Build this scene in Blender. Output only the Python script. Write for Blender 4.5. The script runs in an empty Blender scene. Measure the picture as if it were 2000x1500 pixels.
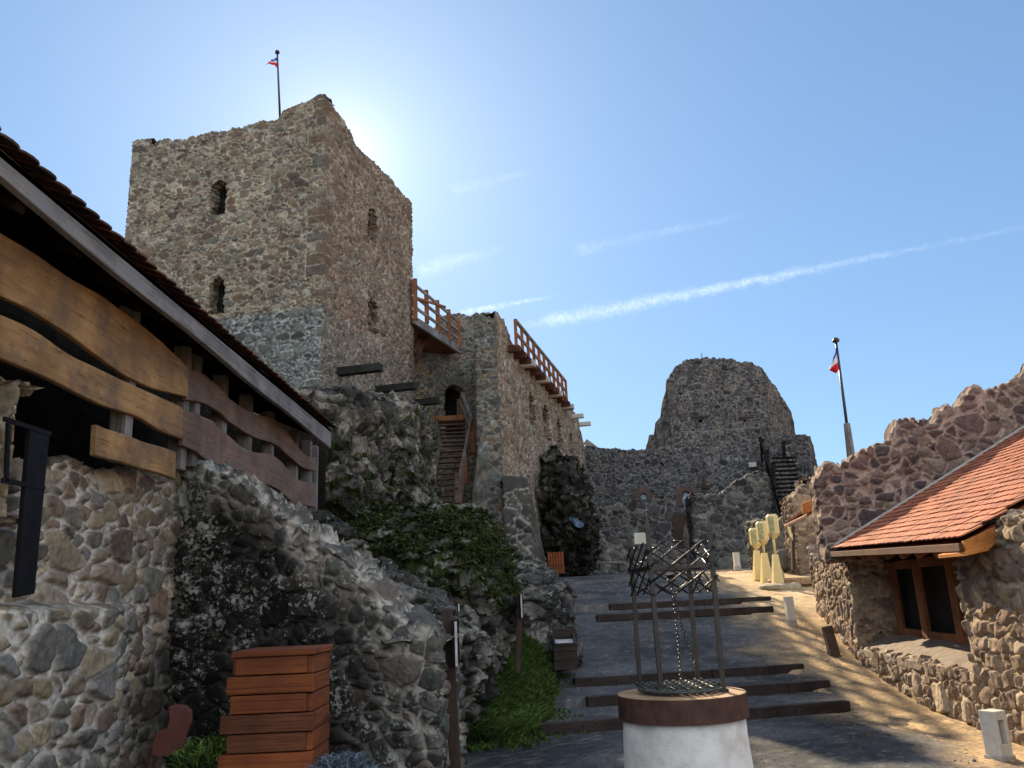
import bpy, math, random
import numpy as np
from mathutils import Vector, Matrix
random.seed(7)
R = math.radians
SC = bpy.context.scene
COL = SC.collection
# ------------------------------------------------------------------ camera
FPX, PITCH, ROLL, EYE = 1600.0, R(14.8), R(2.6), 1.75
Fw = np.array([0, math.cos(PITCH), math.sin(PITCH)])
U0 = np.array([0, -math.sin(PITCH), math.cos(PITCH)])
R0 = np.array([1.0, 0, 0])
Rt = math.cos(ROLL) * R0 - math.sin(ROLL) * U0
Up = math.sin(ROLL) * R0 + math.cos(ROLL) * U0
cd = bpy.data.cameras.new('camera'); cam = bpy.data.objects.new('camera', cd); COL.objects.link(cam)
cam.matrix_world = Matrix(((Rt[0], Up[0], -Fw[0], 0), (Rt[1], Up[1], -Fw[1], 0), (Rt[2], Up[2], -Fw[2], EYE), (0, 0, 0, 1)))
cd.sensor_width = 36; cd.lens = 36 * FPX / 2000; cd.clip_end = 3000; cd.clip_start = .05
SC.camera = cam
# ------------------------------------------------------------------ light, sky, exposure
SUN_AZ, SUN_EL = R(-12.3), R(30.3)           # azimuth from +Y towards +X
SUN_STR, SKY_STR, EXPO = 5.0, 0.10, 1.15
sdir = np.array([math.sin(SUN_AZ) * math.cos(SUN_EL), math.cos(SUN_AZ) * math.cos(SUN_EL), math.sin(SUN_EL)])
ld = bpy.data.lights.new('sun', 'SUN'); ld.energy = SUN_STR; ld.angle = R(.5); ld.color = (1, .80, .55)
lo = bpy.data.objects.new('sun', ld); COL.objects.link(lo)
lo.rotation_euler = Vector(-sdir).to_track_quat('-Z', 'Y').to_euler()
SC.view_settings.view_transform = 'Standard'; SC.view_settings.look = 'None'
SC.view_settings.exposure = EXPO; SC.view_settings.gamma = 1

def ray(x, y):
    d = Fw + ((x - 1000) / FPX) * Rt + ((750 - y) / FPX) * Up
    return d
class NT:
    """small node-building helper"""
    def __init__(s, nt): s.nt = nt; s.L = nt.links
    def n(s, t, **k):
        nd = s.nt.nodes.new(t)
        for a, b in k.items(): setattr(nd, a, b)
        return nd
    def put(s, sock, v):
        if hasattr(v, 'is_linked') or isinstance(v, bpy.types.NodeSocket): s.L.new(v, sock)
        else: sock.default_value = v
    def m(s, op, a, b=0.0, c=0.0, clamp=False):
        nd = s.n('ShaderNodeMath', operation=op, use_clamp=clamp)
        for i, v in enumerate((a, b, c)): s.put(nd.inputs[i], v)
        return nd.outputs[0]
    def vm(s, op, a, b=(0, 0, 0), sc=None):
        nd = s.n('ShaderNodeVectorMath', operation=op); s.put(nd.inputs[0], a); s.put(nd.inputs[1], b)
        if sc is not None: s.put(nd.inputs['Scale'], sc)
        return nd.outputs['Value'] if op in ('DOT_PRODUCT', 'LENGTH') else nd.outputs[0]
    def ss(s, v, a, b, c=0.0, d=1.0):
        nd = s.n('ShaderNodeMapRange', interpolation_type='SMOOTHSTEP'); s.put(nd.inputs[0], v)
        for i, q in enumerate((a, b, c, d)): s.put(nd.inputs[1 + i], q)
        return nd.outputs[0]
    def mix(s, f, a, b, t='MIX'):
        nd = s.n('ShaderNodeMix', data_type='RGBA', blend_type=t); s.put(nd.inputs[0], f)
        def c4(v): return v if isinstance(v, bpy.types.NodeSocket) else (tuple(v) + (1,) if len(v) == 3 else v)
        s.put(nd.inputs[6], c4(a)); s.put(nd.inputs[7], c4(b)); return nd.outputs[2]
    def noise(s, vec, scale, det=4, rough=.55, dist=0):
        nd = s.n('ShaderNodeTexNoise'); s.put(nd.inputs['Vector'], vec); nd.inputs['Scale'].default_value = scale
        nd.inputs['Detail'].default_value = det; nd.inputs['Roughness'].default_value = rough
        nd.inputs['Distortion'].default_value = dist; return nd.outputs[0]

w = bpy.data.worlds.new('World'); SC.world = w; w.use_nodes = True
wt = NT(w.node_tree); w.node_tree.nodes.clear()
sky = wt.n('ShaderNodeTexSky', sky_type='NISHITA', sun_disc=False, sun_elevation=SUN_EL, sun_rotation=SUN_AZ,
           altitude=300, air_density=1.0, dust_density=.25, ozone_density=1.6)
dirv = wt.vm('NORMALIZE', wt.n('ShaderNodeTexCoord').outputs['Generated'])
gm = wt.n('ShaderNodeGamma'); wt.L.new(sky.outputs[0], gm.inputs[0]); gm.inputs[1].default_value = .56
hs = wt.n('ShaderNodeHueSaturation'); wt.L.new(gm.outputs[0], hs.inputs['Color']); hs.inputs['Saturation'].default_value = 1.04
hs.inputs['Value'].default_value = .92
skyc = wt.mix(1, hs.outputs[0], (.90, 1.24, 1.60), 'MULTIPLY')
# glow of the air around the sun
sd = wt.vm('DOT_PRODUCT', dirv, tuple(sdir))
ang = wt.m('ARCCOSINE', wt.m('MINIMUM', sd, .99999))
g1 = wt.m('MULTIPLY', wt.m('EXPONENT', wt.m('MULTIPLY', ang, -1 / R(1.7))), 3.6)
g2 = wt.m('MULTIPLY', wt.m('EXPONENT', wt.m('MULTIPLY', ang, -1 / R(10))), 1.5)
glow = wt.m('ADD', g1, g2)
skyc = wt.mix(1, skyc, wt.mix(1, (1, .97, .9), wt.n('ShaderNodeCombineColor').outputs[0], 'MULTIPLY'), 'ADD') if False else skyc
gcol = wt.vm('SCALE', (1.0, .95, .88), sc=glow)
skyc = wt.mix(1, skyc, gcol, 'ADD')
# contrails: bands along great circles
def contrail(p0, p1, wid, stren, fray, seed):
    global skyc
    a = ray(*p0); a /= np.linalg.norm(a); b = ray(*p1); b /= np.linalg.norm(b)
    n = np.cross(a, b); n /= np.linalg.norm(n); t = np.cross(n, a)
    L = math.acos(float(a @ b))
    nv = wt.vm('ADD', dirv, (seed, seed * 2, 0))
    nz = wt.noise(nv, 45, 6, .65)
    dd = wt.m('ADD', wt.vm('DOT_PRODUCT', dirv, tuple(n)), wt.m('MULTIPLY', wt.m('SUBTRACT', nz, .5), fray))
    al = wt.m('DIVIDE', wt.m('ARCTAN2', wt.vm('DOT_PRODUCT', dirv, tuple(t)), wt.vm('DOT_PRODUCT', dirv, tuple(a))), L)
    wd = wt.ss(al, 0, 1, wid, wid * .55)
    band = wt.m('SUBTRACT', 1, wt.ss(wt.m('DIVIDE', wt.m('ABSOLUTE', dd), wd), .0, 1.0))
    ends = wt.m('MULTIPLY', wt.ss(al, -.02, .05), wt.m('SUBTRACT', 1, wt.ss(al, .55, 1.02)))
    pat = wt.m('MULTIPLY', wt.ss(wt.noise(nv, 170, 5, .75), .36, .66, .25, 1), wt.ss(wt.noise(nv, 12, 3), .3, .6, .35, 1))
    f = wt.m('MULTIPLY', wt.m('MULTIPLY', band, ends), wt.m('MULTIPLY', pat, stren))
    skyc = wt.mix(f, skyc, (7.6, 8.0, 8.4))
contrail((1005, 640), (2250, 395), .0075, .15, .012, 1)
contrail((1060, 630), (1700, 505), .014, .26, .022, 5)
contrail((895, 612), (1100, 575), .006, .32, .007, 2)
contrail((1120, 490), (1480, 415), .010, .13, .012, 3)
contrail((880, 372), (1060, 330), .010, .13, .010, 4)
contrail((815, 530), (1000, 480), .014, .18, .016, 6)
# unseen bright cloud bank added behind the camera to fill the shade
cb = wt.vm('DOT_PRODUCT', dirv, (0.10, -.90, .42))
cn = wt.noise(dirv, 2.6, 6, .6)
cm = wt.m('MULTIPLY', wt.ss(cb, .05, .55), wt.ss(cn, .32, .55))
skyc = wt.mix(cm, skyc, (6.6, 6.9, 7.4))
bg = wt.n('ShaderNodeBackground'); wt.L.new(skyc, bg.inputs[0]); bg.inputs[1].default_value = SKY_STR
wo = wt.n('ShaderNodeOutputWorld'); wt.L.new(bg.outputs[0], wo.inputs[0])

# ------------------------------------------------------------------ pixel helpers
def at(x, y, Y):
    d = ray(x, y); k = Y / d[1]; return np.array([d[0] * k, Y, EYE + d[2] * k])
def onZ(x, y, z):
    d = ray(x, y); k = (z - EYE) / d[2]; return np.array([d[0] * k, d[1] * k, z])
def onX(x, y, X):
    d = ray(x, y); k = X / d[0]; return np.array([X, d[1] * k, EYE + d[2] * k])
class Face:
    """vertical plane through plan point o with plan direction d"""
    def __init__(s, o, d):
        s.o = np.array(o[:2], float); d = np.array(d[:2], float); s.d = d / np.linalg.norm(d); s.n = np.array([s.d[1], -s.d[0]])
    def hit(s, x, y):
        r = ray(x, y); k = (s.o @ s.n) / (r[:2] @ s.n); p = r * k
        return float((p[:2] - s.o) @ s.d), float(p[2] + EYE)
    def p(s, u, z, out=0): q = s.o + s.d * u + s.n * out; return np.array([q[0], q[1], z])
    def prof(s, pts):
        a = sorted(s.hit(*p) for p in pts); U = [q[0] for q in a]; Z = [q[1] for q in a]
        return lambda u: np.interp(u, U, Z)
# ------------------------------------------------------------------ numpy noise
def hsh(ix, iy, iz, seed):
    h = (ix.astype(np.uint32) * np.uint32(374761393) + iy.astype(np.uint32) * np.uint32(668265263) +
         iz.astype(np.uint32) * np.uint32(2147483647) + np.uint32((seed * 1274126177) & 0xffffffff))
    h ^= h >> np.uint32(13); h *= np.uint32(1274126177); h ^= h >> np.uint32(16); h *= np.uint32(2246822519); h ^= h >> np.uint32(13)
    return h
def h01(h): return (h & np.uint32(0xffffff)).astype(np.float32) / np.float32(16777216)
def vnoise(P, seed=0):
    P = np.asarray(P, np.float32); i = np.floor(P).astype(np.int32); f = P - i; f = f * f * (3 - 2 * f); o = 0
    for dx in (0, 1):
        for dy in (0, 1):
            for dz in (0, 1):
                v = h01(hsh(i[:, 0] + dx, i[:, 1] + dy, i[:, 2] + dz, seed))
                o = o + v * (f[:, 0] if dx else 1 - f[:, 0]) * (f[:, 1] if dy else 1 - f[:, 1]) * (f[:, 2] if dz else 1 - f[:, 2])
    return o
def fbm(P, oct=4, seed=0, gain=.5):
    P = np.asarray(P, np.float32); a, s, t = 1., 0, 0
    for k in range(oct):
        s = s + a * vnoise(P, seed + k * 17); t += a; a *= gain; P = P * 2.03 + 11.3
    return s / t
def voro(P, seed=0):
    """3D voronoi: F1, F2-F1 and three randoms of the nearest cell"""
    P = np.asarray(P, np.float32); i = np.floor(P).astype(np.int32); N = len(P)
    f1 = np.full(N, 9, np.float32); f2 = np.full(N, 9, np.float32); hid = np.zeros(N, np.uint32); hid2 = hid.copy(); DX = np.zeros((N, 3), np.float32)
    for dx in (-1, 0, 1):
        for dy in (-1, 0, 1):
            for dz in (-1, 0, 1):
                c = i + np.array([dx, dy, dz], np.int32); h = hsh(c[:, 0], c[:, 1], c[:, 2], seed)
                ox = h01(h) * .9 + .05; h2 = h * np.uint32(747796405) + np.uint32(2891336453); h2 ^= h2 >> np.uint32(15)
                oy = h01(h2) * .9 + .05; h3 = h2 * np.uint32(747796405) + np.uint32(2891336453); h3 ^= h3 >> np.uint32(15)
                oz = h01(h3) * .9 + .05
                vx, vy, vz = c[:, 0] + ox - P[:, 0], c[:, 1] + oy - P[:, 1], c[:, 2] + oz - P[:, 2]; d = np.sqrt(vx * vx + vy * vy + vz * vz)
                nb = d < f1; n2 = (~nb) & (d < f2); hid2 = np.where(nb, hid, np.where(n2, h3, hid2)); f2 = np.where(nb, f1, np.minimum(f2, d)); hid = np.where(nb, h3, hid); DX[nb, 0] = vx[nb]; DX[nb, 1] = vy[nb]; DX[nb, 2] = vz[nb]; f1 = np.where(nb, d, f1)
    q = hid2 * np.uint32(2654435769); q ^= q >> np.uint32(14); q = q * np.uint32(2654435769); q ^= q >> np.uint32(14); voro.r3b = h01(q)
    r1 = h01(hid); q = hid * np.uint32(2654435769); q ^= q >> np.uint32(14); r2 = h01(q); q = q * np.uint32(2654435769); q ^= q >> np.uint32(14)
    voro.off = DX
    return f1, f2 - f1, r1, r2, h01(q)
def sstep(x, a, b): t = np.clip((x - a) / (b - a), 0, 1); return t * t * (3 - 2 * t)
def mixc(a, b, t): return a + (b - a) * t[:, None]
# ------------------------------------------------------------------ materials
MATS = {}
def vmat(name, rough=.92, ns=26., amt=.45, bump=.35, bscale=55., lich=True, spec=.2, bd=.02):
    """surface whose intrinsic colour sits in attribute Col; Aux.r = lichen amount, Aux.g = moss amount"""
    m = bpy.data.materials.new(name); m.use_nodes = True; t = NT(m.node_tree); m.node_tree.nodes.clear()
    col = t.n('ShaderNodeAttribute', attribute_name='Col').outputs['Color']
    pos = t.n('ShaderNodeTexCoord').outputs['Object']
    n1 = t.noise(pos, ns, 6, .65); n2 = t.noise(pos, ns * .13, 3)
    f = t.ss(n1, .2, .8, 1 - amt, 1 + amt); f2 = t.ss(n2, .25, .75, .82, 1.18)
    c = t.vm('SCALE', col, sc=t.m('MULTIPLY', f, f2))
    if lich:
        aux = t.n('ShaderNodeSeparateColor'); t.L.new(t.n('ShaderNodeAttribute', attribute_name='Aux').outputs['Color'], aux.inputs[0])
        ln = t.noise(pos, ns * 1.1, 5, .7); ln2 = t.noise(pos, ns * .2, 4, .6)
        lv = t.m('ADD', t.m('MULTIPLY', ln, .6), t.m('MULTIPLY', ln2, .4))
        th = t.m('SUBTRACT', .72, t.m('MULTIPLY', aux.outputs[0], .26))
        lm = t.ss(lv, th, t.m('ADD', th, .05))
        lc = t.mix(ln2, (.20, .235, .20), (.48, .48, .44))
        c = t.mix(t.m('MULTIPLY', lm, .8), c, lc)
        sp2 = t.ss(t.noise(pos, ns * 3.6, 3, .7), t.m('SUBTRACT', .80, t.m('MULTIPLY', aux.outputs[0], .22)), .82, 0, .75); c = t.mix(sp2, c, (.52, .52, .48))
        mn = t.noise(pos, ns * .7, 7, .75)
        mth = t.m('SUBTRACT', .80, t.m('MULTIPLY', aux.outputs[1], .5))
        mm = t.ss(mn, mth, t.m('ADD', mth, .09))
        mc = t.mix(t.ss(t.noise(pos, ns * 2.2, 5, .75), .3, .7), (.010, .020, .006), (.062, .088, .020))
        c = t.mix(mm, c, mc)
    bs = t.n('ShaderNodeBsdfPrincipled'); t.L.new(c, bs.inputs['Base Color']); bs.inputs['Roughness'].default_value = rough
    bs.inputs['Specular IOR Level'].default_value = spec
    b = t.n('ShaderNodeBump'); b.inputs['Strength'].default_value = bump; b.inputs['Distance'].default_value = bd
    t.L.new(t.noise(pos, bscale, 6, .7), b.inputs['Height']); t.L.new(b.outputs[0], bs.inputs['Normal'])
    o = t.n('ShaderNodeOutputMaterial'); t.L.new(bs.outputs[0], o.inputs[0]); MATS[name] = m; return m
def wood(name, c1, c2, axis='X', rough=.75, grey=None, fine=26, sp=.25):
    m = bpy.data.materials.new(name); m.use_nodes = True; t = NT(m.node_tree); m.node_tree.nodes.clear()
    pos = t.n('ShaderNodeTexCoord').outputs['Object']
    sc = {'X': (.9, fine, fine), 'Y': (fine, .9, fine), 'Z': (fine, fine, .9)}[axis]
    v = t.vm('MULTIPLY', pos, sc); g = t.noise(v, 1.0, 7, .65, .6); blot = t.noise(pos, 1.7, 4, .6); sp_ = t.noise(t.vm('MULTIPLY', pos, tuple(q * 3 for q in sc)), 1.0, 3, .7)
    c = t.mix(t.ss(g, .25, .75), c1, c2)
    c = t.mix(t.ss(sp_, .55, .8, 0, .55), c, tuple(q * .35 for q in c1))
    c = t.vm('SCALE', c, sc=t.ss(blot, .3, .7, .62, 1.25))
    crk = t.noise(t.vm('MULTIPLY', pos, tuple(q * (.35 if q < 1 else 1.9) for q in sc)), 1.0, 2, .5); c = t.vm('SCALE', c, sc=t.ss(t.m('ABSOLUTE', t.m('SUBTRACT', crk, .5)), .004, .016, .45, 1.0))
    if grey: c = t.mix(t.ss(t.noise(pos, 2.3, 5, .65), .45, .66, 0, .8), c, grey)
    bs = t.n('ShaderNodeBsdfPrincipled'); t.L.new(c, bs.inputs['Base Color']); bs.inputs['Roughness'].default_value = rough
    bs.inputs['Specular IOR Level'].default_value = sp
    b = t.n('ShaderNodeBump'); b.inputs['Strength'].default_value = .5; b.inputs['Distance'].default_value = .006
    t.L.new(t.m('ADD', g, t.m('MULTIPLY', sp_, .5)), b.inputs['Height']); t.L.new(b.outputs[0], bs.inputs['Normal'])
    o = t.n('ShaderNodeOutputMaterial'); t.L.new(bs.outputs[0], o.inputs[0]); MATS[name] = m; return m
def plain(name, c, rough=.6, metal=0., var=.25, ns=9., bump=.15, c2=None, bsc=40., sp=.3):
    m = bpy.data.materials.new(name); m.use_nodes = True; t = NT(m.node_tree); m.node_tree.nodes.clear()
    pos = t.n('ShaderNodeTexCoord').outputs['Object']; n = t.noise(pos, ns, 6, .65)
    cc = t.mix(t.ss(n, .3, .7), tuple(q * (1 - var) for q in c), c2 or tuple(q * (1 + var) for q in c))
    bs = t.n('ShaderNodeBsdfPrincipled'); t.L.new(cc, bs.inputs['Base Color']); bs.inputs['Metallic'].default_value = metal
    bs.inputs['Specular IOR Level'].default_value = sp
    t.L.new(t.ss(t.noise(pos, ns * 2, 4), .3, .7, rough * .8, min(1, rough * 1.2)), bs.inputs['Roughness'])
    b = t.n('ShaderNodeBump'); b.inputs['Strength'].default_value = bump; b.inputs['Distance'].default_value = .01
    t.L.new(t.noise(pos, bsc, 6, .7), b.inputs['Height']); t.L.new(b.outputs[0], bs.inputs['Normal'])
    o = t.n('ShaderNodeOutputMaterial'); t.L.new(bs.outputs[0], o.inputs[0]); MATS[name] = m; return m
M_far = vmat('far masonry', ns=7, amt=.35, bump=.3, bscale=14)
M_mid = vmat('rubble masonry', ns=10, amt=.4, bump=.35, bscale=26)
M_near = vmat('near rubble masonry', ns=20, amt=.45, bump=.5, bscale=60)
M_rock = vmat('natural rock', ns=12, amt=.6, bump=.9, bscale=16, bd=.06)
M_tile = vmat('clay tile', rough=.8, ns=12, amt=.22, bump=.15, lich=False)
M_leaf = vmat('leaf', rough=.75, ns=8, amt=.3, bump=0, lich=False)
M_cloth = vmat('flag cloth', rough=.8, ns=30, amt=.08, bump=.05, lich=False)
M_grd = vmat('trodden ground', rough=.95, ns=22, amt=.55, bump=.8, bscale=45, lich=False)
W_ochre = wood('ochre plank', (.27, .15, .062), (.38, .225, .095), 'Y', grey=(.15, .10, .07), fine=14)
W_brown = wood('brown plank', (.155, .10, .072), (.225, .148, .108), 'Y', grey=(.15, .115, .10), fine=14)
W_fascia = wood('weathered fascia', (.10, .095, .092), (.30, .29, .285), 'Y', fine=22, grey=(.22, .22, .225))
W_greyp = wood('weathered post', (.10, .09, .08), (.26, .25, .24), 'Z', fine=18)
W_dark = wood('dark timber', (.010, .008, .007), (.024, .020, .017), 'Y', fine=14, rough=.95, sp=.03)
W_stain = wood('stained plank', (.14, .036, .010), (.24, .068, .018), 'X', fine=16, rough=.6)
W_redd = wood('dark red timber', (.055, .02, .012), (.11, .042, .022), 'X', fine=14)
W_stain2 = wood('dark stained plank', (.075, .026, .012), (.15, .05, .02), 'X', fine=16, rough=.7)
W_stair = wood('stair timber', (.07, .045, .032), (.14, .095, .072), 'X', fine=16)
W_orange = wood('orange timber', (.17, .065, .028), (.28, .115, .05), 'Z', fine=16)
W_sleeper = wood('step sleeper', (.024, .017, .015), (.050, .036, .031), 'X', fine=14)
W_post = wood('dark brown post', (.035, .022, .018), (.07, .045, .036), 'Z', fine=16)
W_black = wood('tarred beam', (.010, .012, .010), (.028, .032, .026), 'X', fine=14)
W_eave = wood('varnished eave board', (.42, .15, .035), (.58, .23, .06), 'Y', fine=10)
M_iron = plain('wrought iron', (.018, .018, .019), .36, .4, .3, 14, .2, (.032, .028, .026), sp=.6)
M_steel = plain('black steel', (.010, .010, .012), .7, 0, sp=.1)
M_plast = plain('whitewash', (.60, .58, .55), .9, 0, .22, 3.2, .9, (.70, .69, .67), 14)
M_rust = plain('rusty band', (.045, .022, .018), .75, 0, .3, 7, .2, (.085, .042, .030))
M_rimtop = plain('sunlit rim top', (.30, .19, .10), .85, 0, .25, 7, .3, (.38, .25, .14))  # sunlight's orange is put into this colour; the band stays dark
M_conc = plain('pale concrete', (.52, .50, .45), .9, 0, .1, 12, .3)
M_corb = plain('limestone corbel', (.42, .40, .37), .9, 0, .15, 8, .4)
M_cream = plain('cream paint', (.64, .50, .22), .6, 0, .08, 6, .08, (.68, .54, .25))
M_lens = plain('green lens', (.28, .30, .16), .25)
M_mort = plain('lime flashing', (.36, .34, .31), .95, 0, .2, 10, .5)
M_crack = plain('old lime patch', (.17, .16, .15), .95, 0, .2, 10, .5)
M_void = plain('unlit interior', (.012, .011, .010), .95, bump=0)  # near-black colour stands for the shade inside openings
M_pane = plain('pale glass', (.36, .48, .62), .1, sp=.6)
M_sign = plain('sign board', (.50, .52, .42), .5, 0, .05)
M_white = plain('white edge', (.42, .43, .45), .6)
M_blue = plain('blue sheet', (.07, .11, .17), .6, 0, .3)
M_brick = plain('old brick', (.11, .075, .065), .9, 0, .3, 8, .4)
M_pave = plain('pale paving', (.30, .27, .25), .9, 0, .25, 5, .5, (.42, .37, .33))
M_redbd = plain('reddish board', (.10, .035, .025), .85, 0, .3, 6, .3)
# ------------------------------------------------------------------ objects
def tag(o, label=None, cat=None, group=None, kind=None):
    if label: o['label'] = label
    if cat: o['category'] = cat
    if group: o['group'] = group
    if kind: o['kind'] = kind
    return o
def thing(name, loc, label, cat, group=None):
    o = bpy.data.objects.new(name, None); COL.objects.link(o); o.location = [float(q) for q in loc[:3]]
    o.empty_display_size = .2; return tag(o, label, cat, group)
def root_off(p):
    off = np.zeros(3)
    while p is not None: off += np.array(p.location); p = p.parent
    return off
def npmesh(name, V, F, mat, parent=None, col=None, aux=None, smooth=True):
    V = np.asarray(V, np.float32) - (root_off(parent).astype(np.float32) if parent is not None else 0)
    F = np.asarray(F, np.int32); k = F.shape[1]
    me = bpy.data.meshes.new(name); me.vertices.add(len(V)); me.vertices.foreach_set('co', V.astype(np.float32).ravel())
    me.loops.add(F.size); me.loops.foreach_set('vertex_index', F.ravel())
    me.polygons.add(len(F)); me.polygons.foreach_set('loop_start', np.arange(0, F.size, k, dtype=np.int32))
    me.update(calc_edges=True); me.validate()
    if smooth and len(me.polygons): me.polygons.foreach_set('use_smooth', np.ones(len(me.polygons), bool))
    for nm, a in (('Col', col), ('Aux', aux)):
        if a is not None:
            at_ = me.attributes.new(nm, 'FLOAT_COLOR', 'POINT'); q = np.ones((len(V), 4), np.float32); q[:, :a.shape[1]] = a
            at_.data.foreach_set('color', q.ravel())
    me.materials.append(mat); o = bpy.data.objects.new(name, me); COL.objects.link(o)
    if parent is not None: o.parent = parent
    return o
class MB:
    def __init__(s): s.v = []; s.f = []; s.c = []; s.cc = (1, 1, 1)
    def add(s, vs, fs):
        b = len(s.v); s.v += [tuple(float(q) for q in p) for p in vs]; s.f += [tuple(b + i for i in f) for f in fs]; s.c += [s.cc] * len(vs); return s
    def box(s, lo, hi):
        x0, y0, z0 = lo; x1, y1, z1 = hi
        return s.add([(x0, y0, z0), (x1, y0, z0), (x1, y1, z0), (x0, y1, z0), (x0, y0, z1), (x1, y0, z1), (x1, y1, z1), (x0, y1, z1)],
                     [(3, 2, 1, 0), (4, 5, 6, 7), (0, 1, 5, 4), (1, 2, 6, 5), (2, 3, 7, 6), (3, 0, 4, 7)])
    def beam(s, a, b, wd, ht, up=(0, 0, 1), tw=1.0):
        a = np.array(a, float); b = np.array(b, float); d = b - a; d /= np.linalg.norm(d); up = np.array(up, float)
        x = np.cross(d, up)
        if np.linalg.norm(x) < 1e-4: x = np.cross(d, (1, 0, 0))
        x /= np.linalg.norm(x); u = np.cross(x, d); q = []
        for p, k in ((a, 1.0), (b, tw)):
            for i, j in ((-1, -1), (1, -1), (1, 1), (-1, 1)): q.append(p + x * i * wd * k / 2 + u * j * ht * k / 2)
        return s.add(q, [(0, 1, 2, 3), (7, 6, 5, 4), (0, 4, 5, 1), (1, 5, 6, 2), (2, 6, 7, 3), (3, 7, 4, 0)])
    def tube(s, pts, r, n=8, r1=None):
        pts = [np.array(p, float) for p in pts]; N = len(pts); vs = []; fs = []
        for i, p in enumerate(pts):
            d = pts[min(i + 1, N - 1)] - pts[max(i - 1, 0)]; d /= max(np.linalg.norm(d), 1e-9)
            x = np.cross(d, (0, 0, 1)); x = x if np.linalg.norm(x) > 1e-3 else np.cross(d, (1, 0, 0)); x /= np.linalg.norm(x); y = np.cross(d, x)
            rr = r if r1 is None else r + (r1 - r) * i / max(1, N - 1)
            for k in range(n): a = 2 * math.pi * k / n; vs.append(p + x * rr * math.cos(a) + y * rr * math.sin(a))
        for i in range(N - 1):
            for k in range(n): fs.append((i * n + k, i * n + (k + 1) % n, (i + 1) * n + (k + 1) % n, (i + 1) * n + k))
        fs.append(tuple(range(n - 1, -1, -1))); fs.append(tuple((N - 1) * n + k for k in range(n)))
        return s.add(vs, fs)
    def lathe(s, c, prof, n=40, wob=0):
        vs = []; fs = []; m = len(prof)
        for i, (r, z) in enumerate(prof):
            for k in range(n):
                a = 2 * math.pi * k / n; q = r + wob * (math.sin(3 * a + z * 9) + math.sin(7 * a - z * 5)) * .5
                vs.append((c[0] + q * math.cos(a), c[1] + q * math.sin(a), c[2] + z))
        for i in range(m - 1):
            for k in range(n): fs.append((i * n + k, i * n + (k + 1) % n, (i + 1) * n + (k + 1) % n, (i + 1) * n + k))
        fs.append(tuple(range(n - 1, -1, -1))); fs.append(tuple((m - 1) * n + k for k in range(n)))
        return s.add(vs, fs)
    def prism(s, poly, off):
        """closed planar loop extruded by the vector off"""
        n = len(poly); a = [np.array(p, float) for p in poly]; b = [p + np.array(off, float) for p in a]
        return s.add(a + b, [tuple(range(n)), tuple(range(2 * n - 1, n - 1, -1))] + [(i, n + i, n + (i + 1) % n, (i + 1) % n) for i in range(n)])
    def strip(s, top, bot, off):
        """plank between two point rows with the same count, thickness vector off"""
        n = len(top); T = [np.array(p, float) for p in top]; B = [np.array(p, float) for p in bot]; off = np.array(off, float)
        vs = T + B + [p + off for p in T] + [p + off for p in B]; fs = []
        for i in range(n - 1):
            fs += [(i, i + 1, n + i + 1, n + i), (2 * n + i + 1, 2 * n + i, 3 * n + i, 3 * n + i + 1), (i + 1, i, 2 * n + i, 2 * n + i + 1), (n + i, n + i + 1, 3 * n + i + 1, 3 * n + i)]
        fs += [(0, n, 3 * n, 2 * n), (n - 1, 3 * n - 1, 4 * n - 1, 2 * n - 1)]
        return s.add(vs, fs)
    def build(s, name, mat, parent=None, bevel=0, smooth=False, col=False):
        off = root_off(parent) if parent is not None else np.zeros(3)
        me = bpy.data.meshes.new(name); me.from_pydata([tuple(np.array(p) - off) for p in s.v], [], s.f); me.update()
        import bmesh
        bm = bmesh.new(); bm.from_mesh(me)
        if col is False: bmesh.ops.recalc_face_normals(bm, faces=bm.faces)
        bm.to_mesh(me); bm.free()
        if smooth: me.polygons.foreach_set('use_smooth', np.ones(len(me.polygons), bool))
        if col:
            a = me.attributes.new('Col', 'FLOAT_COLOR', 'POINT'); q = np.ones((len(s.v), 4), np.float32); q[:, :3] = np.array(s.c); a.data.foreach_set('color', q.ravel())
        me.materials.append(mat); o = bpy.data.objects.new(name, me); COL.objects.link(o)
        if parent is not None: o.parent = parent
        if bevel:
            b = o.modifiers.new('bevel', 'BEVEL'); b.width = bevel; b.segments = 2; b.limit_method = 'ANGLE'; b.angle_limit = R(40)
        return o
def copy_tree(o, parent=None):
    c = o.copy(); COL.objects.link(c)
    if parent is not None: c.parent = parent
    for ch in [q for q in bpy.data.objects if q.parent == o]: copy_tree(ch, c)
    return c
# ------------------------------------------------------------------ masonry
def pal(r, cols):
    C = np.array(cols, np.float32); k = np.minimum((r * len(C)).astype(int), len(C) - 1); return C[k]
P_TOW = [(.135, .10, .07), (.17, .135, .095), (.10, .085, .07), (.20, .165, .115), (.15, .105, .075), (.125, .12, .10), (.19, .16, .12), (.11, .09, .075), (.26, .24, .19)]
P_PINK = [(.155, .105, .08), (.19, .14, .105), (.125, .09, .07), (.21, .165, .125), (.15, .115, .09), (.135, .12, .10), (.175, .125, .095), (.27, .25, .21)]
P_GREY = [(.085, .085, .08), (.11, .12, .105), (.07, .078, .07), (.13, .135, .125), (.10, .10, .10), (.12, .13, .11)]
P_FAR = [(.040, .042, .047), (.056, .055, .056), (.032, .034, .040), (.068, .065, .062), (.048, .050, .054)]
P_NEAR = [(.19, .165, .12), (.24, .20, .14), (.15, .135, .11), (.22, .18, .125), (.13, .10, .08), (.29, .235, .15), (.17, .155, .14), (.14, .135, .12), (.21, .15, .11), (.26, .22, .16)]
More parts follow.
